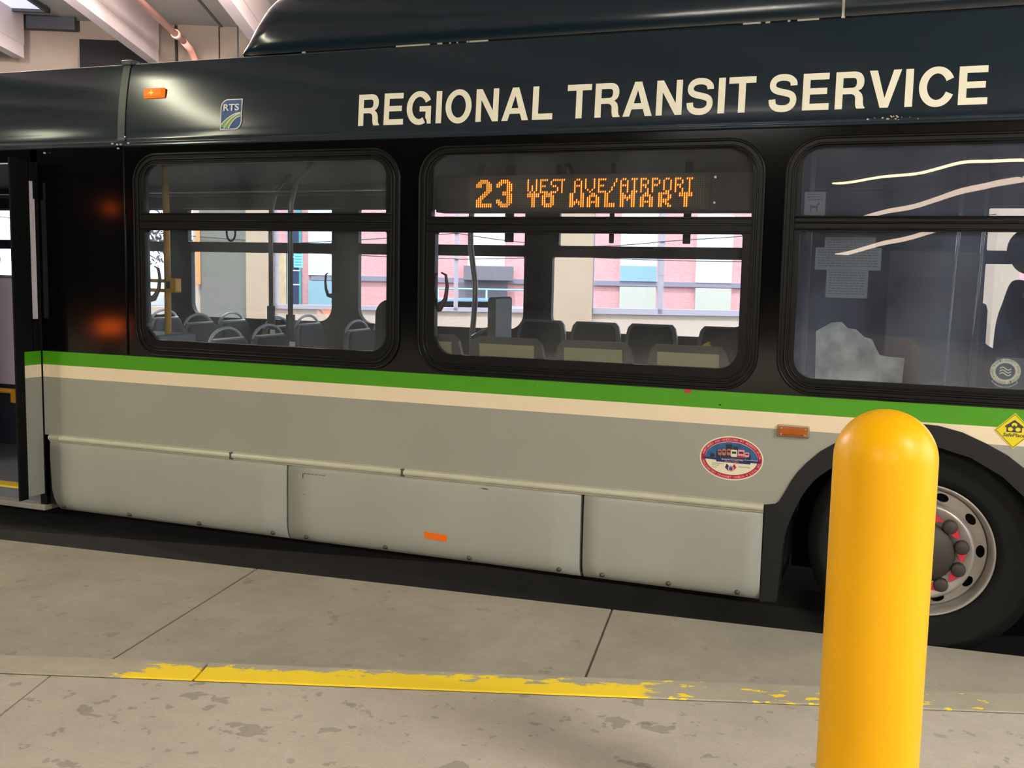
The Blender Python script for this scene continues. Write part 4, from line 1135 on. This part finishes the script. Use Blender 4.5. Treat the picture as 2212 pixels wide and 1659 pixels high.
# --- passenger seats
def seat(x, y, face, kind, seed=0):
    """face: angle of the direction the sitter looks (0 = +X, 90 = +Y)"""
    e = empty('passenger_seat', (x + 1.0, y - 1.25, 0.262), math.radians(face) - PI / 2); e.parent = bus
    # local frame: sitter looks along +Y, back at y = 0
    top = 1.105 if kind == 'low' else 1.088
    w = 0.215 if kind == 'low' else (0.20 if kind == 'high' else 0.21)
    if kind == 'handle': top = 1.00
    sh = [(-w, 0.42), (w, 0.42), (w - 0.005, 0.72), (w - 0.012, top - 0.10), (w - 0.028, top - 0.03), (w - 0.055, top), (-w + 0.055, top), (-w + 0.028, top - 0.03), (-w + 0.012, top - 0.10), (-w + 0.005, 0.72)]
    T = lambda v: Vector((v.x, v.y - 0.10 * (v.z - 0.42), v.z))
    bk = pl('backrest', [sh], -0.03, 0.0, M['seatdark'] if kind == 'low' else M['seatshell'], e, T=T)
    ins = [(p[0] * 0.84, 0.42 + (p[1] - 0.42) * 0.95 + 0.02) for p in sh]
    pl('back_cushion', [ins], 0.0, 0.02, M['seatfab'], e, T=T)
    if kind == 'low': pl('rear_panel', [[(-0.150, 0.75), (0.150, 0.75), (0.150, top - 0.036), (-0.150, top - 0.036)]], -0.038, -0.031, M['insert'], e, T=T)
    bm = bmesh.new(); box(bm, -0.205, 0.205, -0.02, 0.40, 0.38, 0.44, bev=0.015); from_bm('seat_cushion', bm, M['seatfab'], e)
    bm = bmesh.new(); box(bm, -0.05, 0.05, 0.10, 0.26, 0.0, 0.38); from_bm('pedestal', bm, M['seatshell'], e)
    if kind == 'handle':
        r = 0.045
        P = [(-0.165, -0.075, 0.93)] + [(0.165 * math.cos(PI - i * PI / 12) , -0.08, 0.965 + 0.10 * math.sin(i * PI / 12)) for i in range(13)] + [(0.165, -0.075, 0.93)]
        tb('grab_handle', P, 0.010, M['handle'], e, 8)
        bm = bmesh.new(); tube(bm, [(-0.15, -0.062, top + 0.002), (0.15, -0.062, top + 0.002)], 0.006, 6); from_bm('top_trim', bm, M['white'], e)
    return e
for x in (-2.385, -1.925, -1.462, -0.985): seat(x, 0.17, 90, 'low')
for x in (-2.535, -2.12, -1.706, -1.185): seat(x, 2.28, -90, 'high')
for (x, y) in ((-3.80, 0.38), (-3.80, 0.82), (-3.64, 1.70), (-3.64, 2.12), (-4.32, 1.70), (-4.32, 2.12), (-5.03, 1.70), (-5.03, 2.12), (-5.70, 1.70), (-5.70, 2.12)): seat(x, y, 0, 'handle')
B(lab(bx('luggage_box', (-4.70, -4.28, 0.25, 0.62, 0.262, 1.27), M['seatshell'], bev=0.03), 'grey housing with a pale top edge, by the yellow pole'))

B(lab(bx('seat_podium', (-1.0, -0.52, 0.62, 1.20, 0.262, 0.425), M['infloor']), 'raised step under the passenger'))
B(lab(bx('bench_seat', (-0.94, -0.50, 0.30, 0.74, 0.27, 0.80), M['seatfab'], bev=0.03), 'dark bench seat by the middle window'))
# --- poles, straps and barriers
def pole(name, pts, r, m, label=None):
    o = B(tb(name, pts, r, m)); 
    if label: lab(o, label)
    return o
pY = pole('stanchion', [(-4.37, 0.45, 0.27), (-4.37, 0.45, 1.9), (-4.38, 0.46, 2.1), (-4.42, 0.50, 2.36)], 0.021, M['poleyel'], 'yellow stanchion by the rear door')
bm = bmesh.new(); box(bm, -4.345, -4.27, 0.40, 0.46, 1.53, 1.62, bev=0.008); sub(lab(from_bm('stop_button', bm, M['poleyel']), 'yellow stop request box'), pY)
sub(bx('button_window', (-4.335, -4.31, 0.395, 0.402, 1.555, 1.60), M['hole']), pY)
pole('cross_rail', [(-5.2, 0.45, 1.605), (-4.39, 0.45, 1.600)], 0.012, M['poleyel']); pole('cross_rail', [(-5.2, 0.45, 1.545), (-4.39, 0.45, 1.540)], 0.012, M['poleyel'])
for (x, y, zt) in ((-4.315, 1.5, 1.42), (-3.695, 0.8, 1.40)):
    p = pole('stanchion', [(x, y, 1.25), (x, y, 1.95), (x + 0.005, y, 2.1), (x + 0.03, y + 0.03, 2.25), (x + 0.10, y + 0.1, 2.36)], 0.017, M['polegrey'], 'grey stanchion rising from a seat handle')
    sub(lab(tb('pole_collar', [(x, y, zt - 0.155), (x, y, zt)], 0.030, M['seatshell']), 'dark grey pole collar'), p)
    sub(bx('collar_tag', (x + 0.01, x + 0.05, y - 0.03, y - 0.025, zt - 0.24, zt - 0.17), M['white']), p)
pole('stanchion', [(-2.60, 1.2, 0.27), (-2.60, 1.2, 1.30), (-2.585, 1.2, 1.50), (-2.585, 1.2, 1.62), (-2.62, 1.2, 1.85), (-2.625, 1.2, 2.0), (-2.60, 1.2, 2.2), (-2.55, 1.2, 2.36)], 0.018, M['polegrey'], 'curved grey stanchion in the middle window')
pole('stanchion', [(-1.99, 1.2, 2.36), (-1.974, 1.2, 2.32), (-1.94, 1.2, 2.22), (-1.90, 1.2, 2.12)], 0.018, M['steel'])
pole('stanchion', [(0.15, 1.2, 0.27), (0.205, 1.2, 1.3), (0.222, 1.2, 1.99), (0.23, 1.2, 2.36)], 0.010, M['steel'], 'steel stanchion behind the front window')
pole('stanchion', [(0.30, 1.2, 0.9), (0.327, 1.2, 1.5), (0.342, 1.2, 1.966), (0.35, 1.2, 2.36)], 0.009, M['steel'], 'steel stanchion beside the driver')
for (x, w) in ((-2.36, 0.028), (-2.045, 0.012), (-1.70, 0.014), (-1.245, 0.022)):
    B(lab(bx('hanging_strap', (x - w, x + w, 1.19, 1.21, 1.885, 2.36), M['rubber'], bev=0.005), 'black hanging strap'))
B(lab(tb('strap_ring', [(-4.437 + 0.036 * math.cos(t), 1.2 + 0.0 * t, 1.93 + 0.055 * math.sin(t)) for t in [2 * PI * i / 20 for i in range(20)]], 0.007, M['rubber'], closed=True), 'round strap handle'))
B(tb('ceiling_rail', [(-10, 1.2, 2.20), (2.0, 1.2, 2.20)], 0.014, M['indark'])); B(tb('ceiling_rail', [(-10, 1.9, 2.25), (2.0, 1.9, 2.25)], 0.014, M['indark']))
B(lab(pl('side_barrier', [rr(-2.405, -2.352, 0.30, 1.545, rs=(0, 0, 0.02, 0.02))], 0.98, 1.25, M['seatshell']), 'dark upright barrier with rounded top'))
B(tb('barrier_arm', [(-2.58, 1.15, 1.285), (-2.50, 1.15, 1.335), (-2.40, 1.15, 1.355)], 0.012, M['steel']))
B(pl('side_barrier', [rr(-2.80, -2.66, 0.30, 1.535, rs=(0, 0, 0.02, 0.09))], 0.28, 0.33, M['rubber']))
# driver's end seen through the front window
B(lab(bx('equipment_cabinet', (-0.92, 0.42, 2.20, 2.49, 0.30, 2.36), mat('cabinet', (60, 64, 72), 0.6)), 'dark cabinet wall opposite the front wheel'))
B(lab(bx('driver_partition', (-0.12, 0.36, 1.28, 1.31, 0.30, 1.86), mat('partition', (78, 82, 78), 0.5)), 'grey green partition behind the driver'))
B(lab(bx('wheel_cover', (-0.44, 0.66, 0.64, 0.80, 0.27, 1.10), M['inwall'], bev=0.02), 'box over the front wheel'))
B(lab(pl('scuffed_shield', [[(-0.42, 1.10), (-0.02, 1.10), (-0.01, 1.325), (-0.10, 1.33), (-0.125, 1.335), (-0.14, 1.36), (-0.165, 1.41), (-0.20, 1.42), (-0.24, 1.455), (-0.28, 1.46), (-0.31, 1.49), (-0.36, 1.485), (-0.43, 1.44)]], 0.48, 0.49, mat('shield', (190, 195, 188), 0.6, noise=0.45, scale=9)), 'pale scuffed plastic shield at the lower left of the front window'))
B(bx('dash_box', (0.38, 0.62, 0.30, 0.34, 1.10, 1.36), mat('dash', (70, 92, 98), 0.6)))
for (x0, x1, z0, z1) in ((-0.47, -0.40, 1.20, 2.30),): B(bx('inner_frame', (x0, x1 - 0.05, 0.20, 0.24, z0, z1), M['seatdark']))

# --- round window sticker, yellow diamond sign and oval union seal
def ring(cx, cz, a, b, c, d): return [ell(cx, cz, a, b, 40), ell(cx, cz, c, d, 32)[::-1]]
bm = bmesh.new()
cx, cz = 0.398, 1.322
plate(bm, ring(cx, cz, 0.060, 0.055, 0.039, 0.036), 0.0145, None, 0)
for k in range(3):
    P = [(cx - 0.022 + 0.044 * t, cz + 0.012 - 0.012 * k + 0.006 * math.sin(t * 6.28)) for t in [i / 10 for i in range(11)]]
    plate(bm, [arc_band(P, 0.0025)], 0.0145, None, 0)
fl = ell(cx, cz - 0.002, 0.066, 0.066, 14, PI * 1.22, PI * 1.78); plate(bm, [arc_band(fl, 0.0012)], 0.0145, None, 0)
for s in (-1, 1): plate(bm, [arc_band([(cx + s * 0.051, cz - 0.046), (cx + s * 0.038, cz - 0.034)], 0.001)], 0.0145, None, 0)
text = 'SAFETY AWARD TRANSIT SAFETY AWARD TRANSIT '
for k, ch in enumerate(text):
    a = PI / 2 - 2 * PI * k / len(text)
    if ch == ' ': continue
    def f(u_, w_, a=a):
        r = 0.0445 + 0.009 * w_; b_ = a - (u_ - 0.5) * 0.11
        return Vector((cx + r * math.cos(b_) * 1.06, 0.0142, cz + r * math.sin(b_)))
    put_text(bm, ch, f, 0, 1)
sub(lab(from_bm('round_sticker', bm, [M['sealcream'], M['ink']]), 'round white ring sticker on the glass'), w3)

cx, cz = 0.447, 1.0695; h = 0.0775
dm = lambda s: [(cx - h * s, cz), (cx, cz - h * s), (cx + h * s, cz), (cx, cz + h * s)]
bm = bmesh.new()
plate(bm, [dm(1.0)], -0.003, -0.0005, 0); plate(bm, [dm(0.94), dm(0.90)[::-1]], -0.0035, None, 1)
c2 = cz + 0.012
plate(bm, [[(cx - 0.036, c2 + 0.008), (cx - 0.036, c2 + 0.002), (cx - 0.030, c2 + 0.002), (cx - 0.030, c2 - 0.018), (cx + 0.030, c2 - 0.018), (cx + 0.030, c2 + 0.002), (cx + 0.036, c2 + 0.002), (cx + 0.036, c2 + 0.008), (cx, c2 + 0.036)]], -0.0035, None, 1)
for (ax, az) in ((-0.014, -0.005), (0.014, -0.005), (0, 0.014)): plate(bm, [ell(cx + ax, c2 + az, 0.011, 0.009, 18)], -0.004, None, 0)
plate(bm, [ell(cx, c2 + 0.008, 0.0045, 0.0045, 12)], -0.0045, None, 1)
plate(bm, [[(cx - 0.009, c2 - 0.014), (cx - 0.003, c2 - 0.004), (cx - 0.010, c2 + 0.002), (cx, c2 + 0.004), (cx + 0.010, c2 + 0.002), (cx + 0.003, c2 - 0.004), (cx + 0.009, c2 - 0.014)]], -0.0045, None, 1)
text_flat(bm, 'SafePlace', cx - 0.043, cx + 0.043, cz - 0.026, cz - 0.010, -0.0036, bold=0.02, mi=1, slant=0.003)
sub(lab(from_bm('diamond_sticker', bm, [M['safeyel'], M['ink']]), 'yellow diamond SafePlace sign'), side)

cx, cz, a_, b_ = -0.746, 0.849, 0.149, 0.105
bm = bmesh.new()
E_ = lambda s, y, mi: plate(bm, [ell(cx, cz, a_ * s, b_ * s, 64)], y, None, mi)
E_(1.0, -0.0006, 0); 
plate(bm, [ell(cx, cz, a_ - 0.006, b_ - 0.006, 64)], -0.0010, None, 1)
ia, ib = a_ - 0.026, b_ - 0.026
plate(bm, [ell(cx, cz, ia, ib, 64)], -0.0014, None, 0)
plate(bm, [ell(cx, cz - 0.002, ia, ib, 40, 0, PI)], -0.0018, None, 2)
for (x, w, hh) in ((-0.062, 0.02, 0.030), (-0.038, 0.022, 0.040), (-0.012, 0.03, 0.066), (0.018, 0.022, 0.058), (0.046, 0.030, 0.042), (0.08, 0.02, 0.022), (-0.09, 0.02, 0.018)):
    plate(bm, [[(cx + x - w / 2, cz - 0.001), (cx + x + w / 2, cz - 0.001), (cx + x + w / 2, cz + hh), (cx + x - w / 2, cz + hh)]], -0.0021, None, 3)
for (x, z, w, hh, mi) in ((-0.055, 0.012, 0.016, 0.026, 4), (-0.035, 0.012, 0.018, 0.030, 4), (-0.012, 0.014, 0.020, 0.030, 4), (0.012, 0.008, 0.028, 0.034, 0), (0.045, 0.010, 0.030, 0.034, 5), (0.072, 0.012, 0.020, 0.022, 5)):
    plate(bm, [rr(cx + x - w / 2, cx + x + w / 2, cz + z, cz + z + hh, 0.004, 3)], -0.0024, None, mi)
    plate(bm, [[(cx + x - w * .35, cz + z + hh * .45), (cx + x + w * .35, cz + z + hh * .45), (cx + x + w * .35, cz + z + hh * .75), (cx + x - w * .35, cz + z + hh * .75)]], -0.0026, None, 3)
plate(bm, [[(cx + 0.03, cz + 0.006), (cx + 0.056, cz + 0.006), (cx + 0.056, cz + 0.016), (cx + 0.03, cz + 0.016)]], -0.0027, None, 1)
plate(bm, [[(cx - 0.132, cz - 0.001), (cx + 0.135, cz - 0.004), (cx + 0.132, cz - 0.014), (cx + 0.09, cz - 0.014), (cx + 0.09, cz - 0.022), (cx - 0.07, cz - 0.020), (cx - 0.07, cz - 0.012), (cx - 0.130, cz - 0.010)]], -0.0028, None, 6)
text_flat(bm, 'Serving the Rochester Area', cx - 0.045, cx + 0.055, cz - 0.0105, cz - 0.0035, -0.0030, bold=0.02, mi=0)
text_flat(bm, 'Since 1889', cx - 0.03, cx + 0.035, cz - 0.0185, cz - 0.013, -0.0030, mi=5)
for k, s in enumerate(('Commitment', 'Through', 'Unity')): text_flat(bm, s, cx - 0.092, cx - (0.034, 0.056, 0.066)[k], cz - 0.032 - k * 0.0095, cz - 0.025 - k * 0.0095, -0.0018, mi=3)
text_flat(bm, 'Union Pride', cx + 0.034, cx + 0.088, cz - 0.041, cz - 0.033, -0.0018, mi=3)
plate(bm, [[(cx - 0.020, cz - 0.026), (cx - 0.028, cz - 0.045), (cx - 0.012, cz - 0.062), (cx - 0.006, cz - 0.04)]], -0.0018, None, 6)
plate(bm, [[(cx + 0.016, cz - 0.026), (cx + 0.026, cz - 0.042), (cx + 0.010, cz - 0.060), (cx + 0.004, cz - 0.04)]], -0.0018, None, 1)
plate(bm, [ell(cx, cz - 0.049, 0.014, 0.015, 20)], -0.0020, None, 5); plate(bm, [ell(cx, cz - 0.049, 0.009, 0.010, 16)], -0.0022, None, 2)
def seal_text(s, t0, t1, up):
    n = len(s)
    for k, ch in enumerate(s):
        if ch == ' ': continue
        t = t0 + (t1 - t0) * (k + 0.5) / n; half = abs(t1 - t0) / n * 0.42
        def f(u_, w_, t=t, half=half):
            th = t - (u_ - 0.5) * 2 * half if up else t + (u_ - 0.5) * 2 * half
            q = (0.3 + 0.5 * w_) if up else (0.8 - 0.5 * w_)
            ra = ia + (a_ - 0.006 - ia) * q; rb = ib + (b_ - 0.006 - ib) * q
            return Vector((cx + ra * math.cos(th), -0.0016, cz + rb * math.sin(th)))
        put_text(bm, ch, f, 0.02, 5)
seal_text('MAINTAINED AND OPERATED BY MEMBERS OF THE', math.radians(172), math.radians(4), True)
seal_text('AMALGAMATED TRANSIT UNION * LOCAL 282', math.radians(190), math.radians(350), False)
sub(lab(from_bm('union_seal', bm, [M['sealcream'], M['sealred'], M['sealsky'], M['sealdark'], M['sealorange'], M['sealpink'], M['sealnavy']]), 'oval red bordered transit union seal'), side)

# ------------------------------------------------------------------ paper notices taped inside the front window
def notice(x0, x1, z0, z1, y, label, pic=None, seed=1, dense=True):
    e = empty('paper_notice', ((x0 + x1) / 2, y, z0))
    w, h = x1 - x0, z1 - z0
    pl('sheet', [[(-w / 2, 0), (w / 2, 0), (w / 2, h), (-w / 2, h)]], 0, 0.0006, M['paper'], e)
    bm = bmesh.new()
    n = int(h / 0.012)
    for k in range(1, n):
        z = h - k * 0.012
        if pic and z < h * 0.55: break
        dash_text(bm, -w / 2 + 0.012, w / 2 - 0.014, z, z + 0.004, -0.0008, seed=seed + k)
    if pic == 'dog':
        s = 0.020
        P = [(-1, -.9), (-.75, -.9), (-.7, -.2), (.3, -.2), (.4, -.9), (.65, -.9), (.65, 0), (.8, .55), (1.15, .6), (1.1, .85), (.75, 1.0), (.6, .8), (.4, .35), (-.7, .35), (-1.1, .75), (-1.0, .2), (-.95, 0)]
        plate(bm, [[(x * s, 0.036 + z * s) for x, z in P]], -0.0008, None)
    from_bm('print', bm, M['ink'] if pic else M['print'], e)
    return tag(e, label, 'notice', 'paper notices inside the front bus window')
notice(-0.473, -0.382, 1.985, 2.089, 0.026, 'small notice with a dog picture, in the corner of the upper pane', pic='dog', seed=3)
notice(-0.378, -0.160, 1.790, 1.889, 0.062, 'wide paper notice at the top of the lower pane, behind the widest one', seed=20)
notice(-0.416, -0.132, 1.742, 1.842, 0.054, 'widest white paper notice, below the one at the top edge', seed=40)
notice(-0.363, -0.183, 1.617, 1.741, 0.056, 'lowest paper notice, narrow and hanging under the widest one', seed=60)

# ------------------------------------------------------------------ bollard
bol = empty('bollard', (-0.034, -2.30, 0.21))
bm = bmesh.new()
R_ = 0.118
prof = [(0, 1.193)] + [(R_ * math.sin(t), 1.075 + R_ * math.cos(t)) for t in [PI / 2 * i / 14 for i in range(1, 15)]] + [(R_ + 0.0005, 0.9), (R_ + 0.0005, 0.0)]
lathe_z(bm, prof, 0, 0, 64)
from_bm('sleeve', bm, M['yellow'], bol)
bm = bmesh.new(); lathe_z(bm, [(0.0, 0.05), (0.10, 0.05), (0.10, 0.0)], 0, 0, 32); from_bm('post', bm, M['bolt'], bol)
tag(bol, 'tall bright yellow bollard with a domed top on the sidewalk', 'bollard')

# ------------------------------------------------------------------ people
def skin_body(name, V, E, Rr, material, parent=None, loc=(0, 0, 0), lv=2):
    me = bpy.data.meshes.new(name); me.from_pydata([Vector(v) for v in V], E, [])
    o = link(name, me, material, parent)
    sk_m = o.modifiers.new('skin', 'SKIN'); sk_m.use_smooth_shade = True
    for i, r in enumerate(Rr):
        r = r if isinstance(r, tuple) else (r, r)
        me.skin_vertices[0].data[i].radius = r
    me.skin_vertices[0].data[0].use_root = True
    s = o.modifiers.new('sub', 'SUBSURF'); s.levels = lv; s.render_levels = lv
    return o
def ellip(bm, c, r, n=16, m=10, f=None):
    rows = []
    for j in range(m + 1):
        t = PI * j / m; row = []
        for i in range(n):
            p = 2 * PI * i / n
            v = Vector((math.sin(t) * math.cos(p), math.sin(t) * math.sin(p), math.cos(t)))
            q = Vector((c[0] + r[0] * v.x, c[1] + r[1] * v.y, c[2] + r[2] * v.z))
            if f: q = f(q, v)
            row.append(bm.verts.new(q))
        rows.append(row)
    for A_, B_ in zip(rows[:-1], rows[1:]):
        for i in range(n):
            try: bm.faces.new([A_[i], A_[(i + 1) % n], B_[(i + 1) % n], B_[i]]).smooth = True
            except ValueError: pass
    bmesh.ops.remove_doubles(bm, verts=bm.verts[:], dist=1e-5)
def person(name, loc, rz, label, jacket, trousers, skin, hair, sleeve=None, elbow_out=0.0, cap=False):
    """seated figure looking along local +Y; origin at the floor under the pelvis"""
    e = empty(name, loc, rz)
    H = 0.50                                 # pelvis height
    V = [(0, 0, H), (0, -0.02, H + 0.20), (0, -0.01, H + 0.42), (0, 0.01, H + 0.53), (0, 0.02, H + 0.60)]
    E = [(0, 1), (1, 2), (2, 3), (3, 4)]; R_ = [(0.15, 0.12), (0.14, 0.11), (0.15, 0.10), (0.075, 0.07), (0.058, 0.058)]
    hands = []
    for s in (-1, 1):
        k = len(V); eo = elbow_out if s < 0 else 0.0
        V += [(s * 0.175, 0.0, H + 0.45), (s * (0.25 + eo), 0.06, H + 0.19 + eo * 0.3), (s * 0.19, 0.28, H + 0.16), (s * 0.175, 0.345, H + 0.165)]
        E += [(2, k), (k, k + 1), (k + 1, k + 2), (k + 2, k + 3)]; R_ += [0.070, 0.052, 0.036, (0.036, 0.022)]
        hands.append((s, V[k + 3]))
        k = len(V)
        V += [(s * 0.10, 0.02, H - 0.0), (s * 0.13, 0.45, H + 0.02), (s * 0.13, 0.46, 0.28), (s * 0.13, 0.44, 0.08), (s * 0.13, 0.58, 0.045)]
        E += [(0, k), (k, k + 1), (k + 1, k + 2), (k + 2, k + 3), (k + 3, k + 4)]; R_ += [0.10, 0.068, 0.056, 0.040, (0.045, 0.03)]
    body = skin_body('body', V, E, R_, jacket, e)
    # hands: palm continues the wrist, five fingers each
    for s, w in hands:
        V = [w, (w[0] - s * 0.003, w[1] + 0.05, w[2] - 0.002)]; E = [(0, 1)]; R_ = [(0.034, 0.017), (0.040, 0.016)]
        for j in range(4):
            bxx = w[0] + (j - 1.5) * 0.019; L_ = (0.062, 0.074, 0.070, 0.055)[j if s > 0 else 3 - j]; k = len(V)
            V += [(bxx, w[1] + 0.075, w[2]), (bxx, w[1] + 0.075 + L_ * 0.6, w[2] - 0.012), (bxx, w[1] + 0.075 + L_ * 0.85, w[2] - 0.035)]
            E += [(1, k), (k, k + 1), (k + 1, k + 2)]; R_ += [0.0095, 0.0085, 0.0075]
        k = len(V); V += [(w[0] - s * 0.036, w[1] + 0.035, w[2] - 0.004), (w[0] - s * 0.052, w[1] + 0.065, w[2] - 0.012)]
        E += [(0, k), (k, k + 1)]; R_ += [0.011, 0.009]
        skin_body('hand', V, E, R_, skin, e)
    # head with face
    hz = H + 0.745; hy = 0.045
    def face(q, v):
        x, y, z = v
        if z < 0: q.x *= 1 - 0.28 * (-z); q.y += 0.012 * (-z) * (1 if y > 0 else 0.2)
        if y > 0.5:
            for ex in (-0.36, 0.36):
                d = ((x - ex) ** 2 + (z - 0.05) ** 2); q.y -= 0.010 * math.exp(-d / 0.03)
            q.y += 0.026 * math.exp(-(x ** 2 / 0.02 + (z + 0.16) ** 2 / 0.03)) + 0.010 * math.exp(-(x ** 2 / 0.06 + (z + 0.45) ** 2 / 0.008)) - 0.005 * math.exp(-(x ** 2 / 0.06 + (z + 0.47) ** 2 / 0.001))
        return q
    bm = bmesh.new(); ellip(bm, (0, hy, hz), (0.078, 0.098, 0.118), 40, 32, face)
    for s in (-1, 1): ellip(bm, (s * 0.078, hy - 0.008, hz - 0.005), (0.010, 0.020, 0.030), 10, 8)
    head = from_bm('head', bm, skin, e)
    bm = bmesh.new()
    for s in (-1, 1): ellip(bm, (s * 0.029, hy + 0.078, hz + 0.006), (0.012, 0.012, 0.008), 10, 8)
    from_bm('eye', bm, M['white'], head)
    bm = bmesh.new()
    def hf(q, v):
        if v.y > 0.25 and v.z < 0.55: q.y = min(q.y, hy + 0.03); q.z = max(q.z, hz + 0.03)
        if v.z < -0.35: q.z = hz - 0.055
        return q
    ellip(bm, (0, hy - 0.010, hz + 0.014), (0.091, 0.104, 0.122), 28, 20, hf)
    if cap:
        for k in range(9): pass
        plate(bm, [[(0.078 * math.cos(t), 0.0 + 0.09 * math.sin(t)) for t in [PI * i / 12 for i in range(13)]]], 0, 0.006, T=lambda v: Vector((v.x, hy + 0.075 + v.z, hz + 0.058 + v.y)))
    from_bm('hair' if not cap else 'cap', bm, hair, e)
    return tag(e, label, 'person')
M['jkt'] = mat('dark_jacket', (36, 40, 50), 0.85); M['skinm'] = mat('skin', (120, 88, 74), 0.55); M['hairm'] = mat('dark_knit', (30, 32, 38), 0.9)
M['jy'] = mat('yellow_jacket', (190, 170, 40), 0.8)
drv = person('person', (0.56, 1.62, 0.62), math.radians(-92), 'seated bus driver in dark jacket and dark cap, wearing a white earphone cord', M['jkt'], M['jkt'], M['skinm'], M['hairm'], cap=True)
bm = bmesh.new(); tube(bm, [(0.085, 0.05, 1.24), (0.088, 0.055, 1.20), (0.085, 0.06, 1.10), (0.078, 0.08, 1.00)], 0.004, 6)
from_bm('earphone_cord', bm, M['white'], drv)
pas = person('person', (-0.70, 0.50, 0.42), 0.0, 'seated passenger in dark jacket with yellow sleeves, by the middle window', M['jkt'], M['jkt'], M['skinm'], M['hairm'], elbow_out=0.11)
skin_body('sleeve', [(-0.205, 0.01, 0.925), (-0.25, 0.02, 0.86), (-0.31, 0.04, 0.775), (-0.36, 0.06, 0.71), (-0.33, 0.12, 0.69)], [(0, 1), (1, 2), (2, 3), (3, 4)], [0.082, 0.086, 0.076, 0.066, 0.058], M['jy'], pas)
# driver's seat under the driver
ds = empty('driver_seat', (0.56 + 1.0, 1.62 - 1.25, 0.262), math.radians(-92)); ds.parent = bus
bx('seat_cushion', (-0.23, 0.23, -0.12, 0.36, 0.62, 0.74), M['seatfab'], ds, bev=0.03); bx('backrest', (-0.22, 0.22, -0.26, -0.15, 0.70, 1.32), M['seatfab'], ds, bev=0.04); bx('pedestal', (-0.12, 0.12, -0.05, 0.2, 0, 0.62), M['plastic'], ds)

# ------------------------------------------------------------------ added red lamps in place of unseen tail lights, mirrored by the rear door
wp = empty('tail_light_standin', (-9.3, -5.35, 0.21))
bx('post', (-0.06, 0.06, -0.06, 0.06, 0, 2.4), M['plastic'], wp, bev=0.01)
M['redlamp'] = emit('red_lamp', (1.0, 0.13, 0.01), 15.0)
bx('lower_lamp', (-0.05, 0.09, -0.14, 0.14, 0.62, 0.78), M['redlamp'], wp, bev=0.02)
bx('upper_lamp', (-0.05, 0.09, -0.04, 0.04, 2.10, 2.22), M['redlamp'], wp, bev=0.02)
tag(wp, 'added post with two red lamps in place of tail lights, mirrored in the bus side', 'warning light')
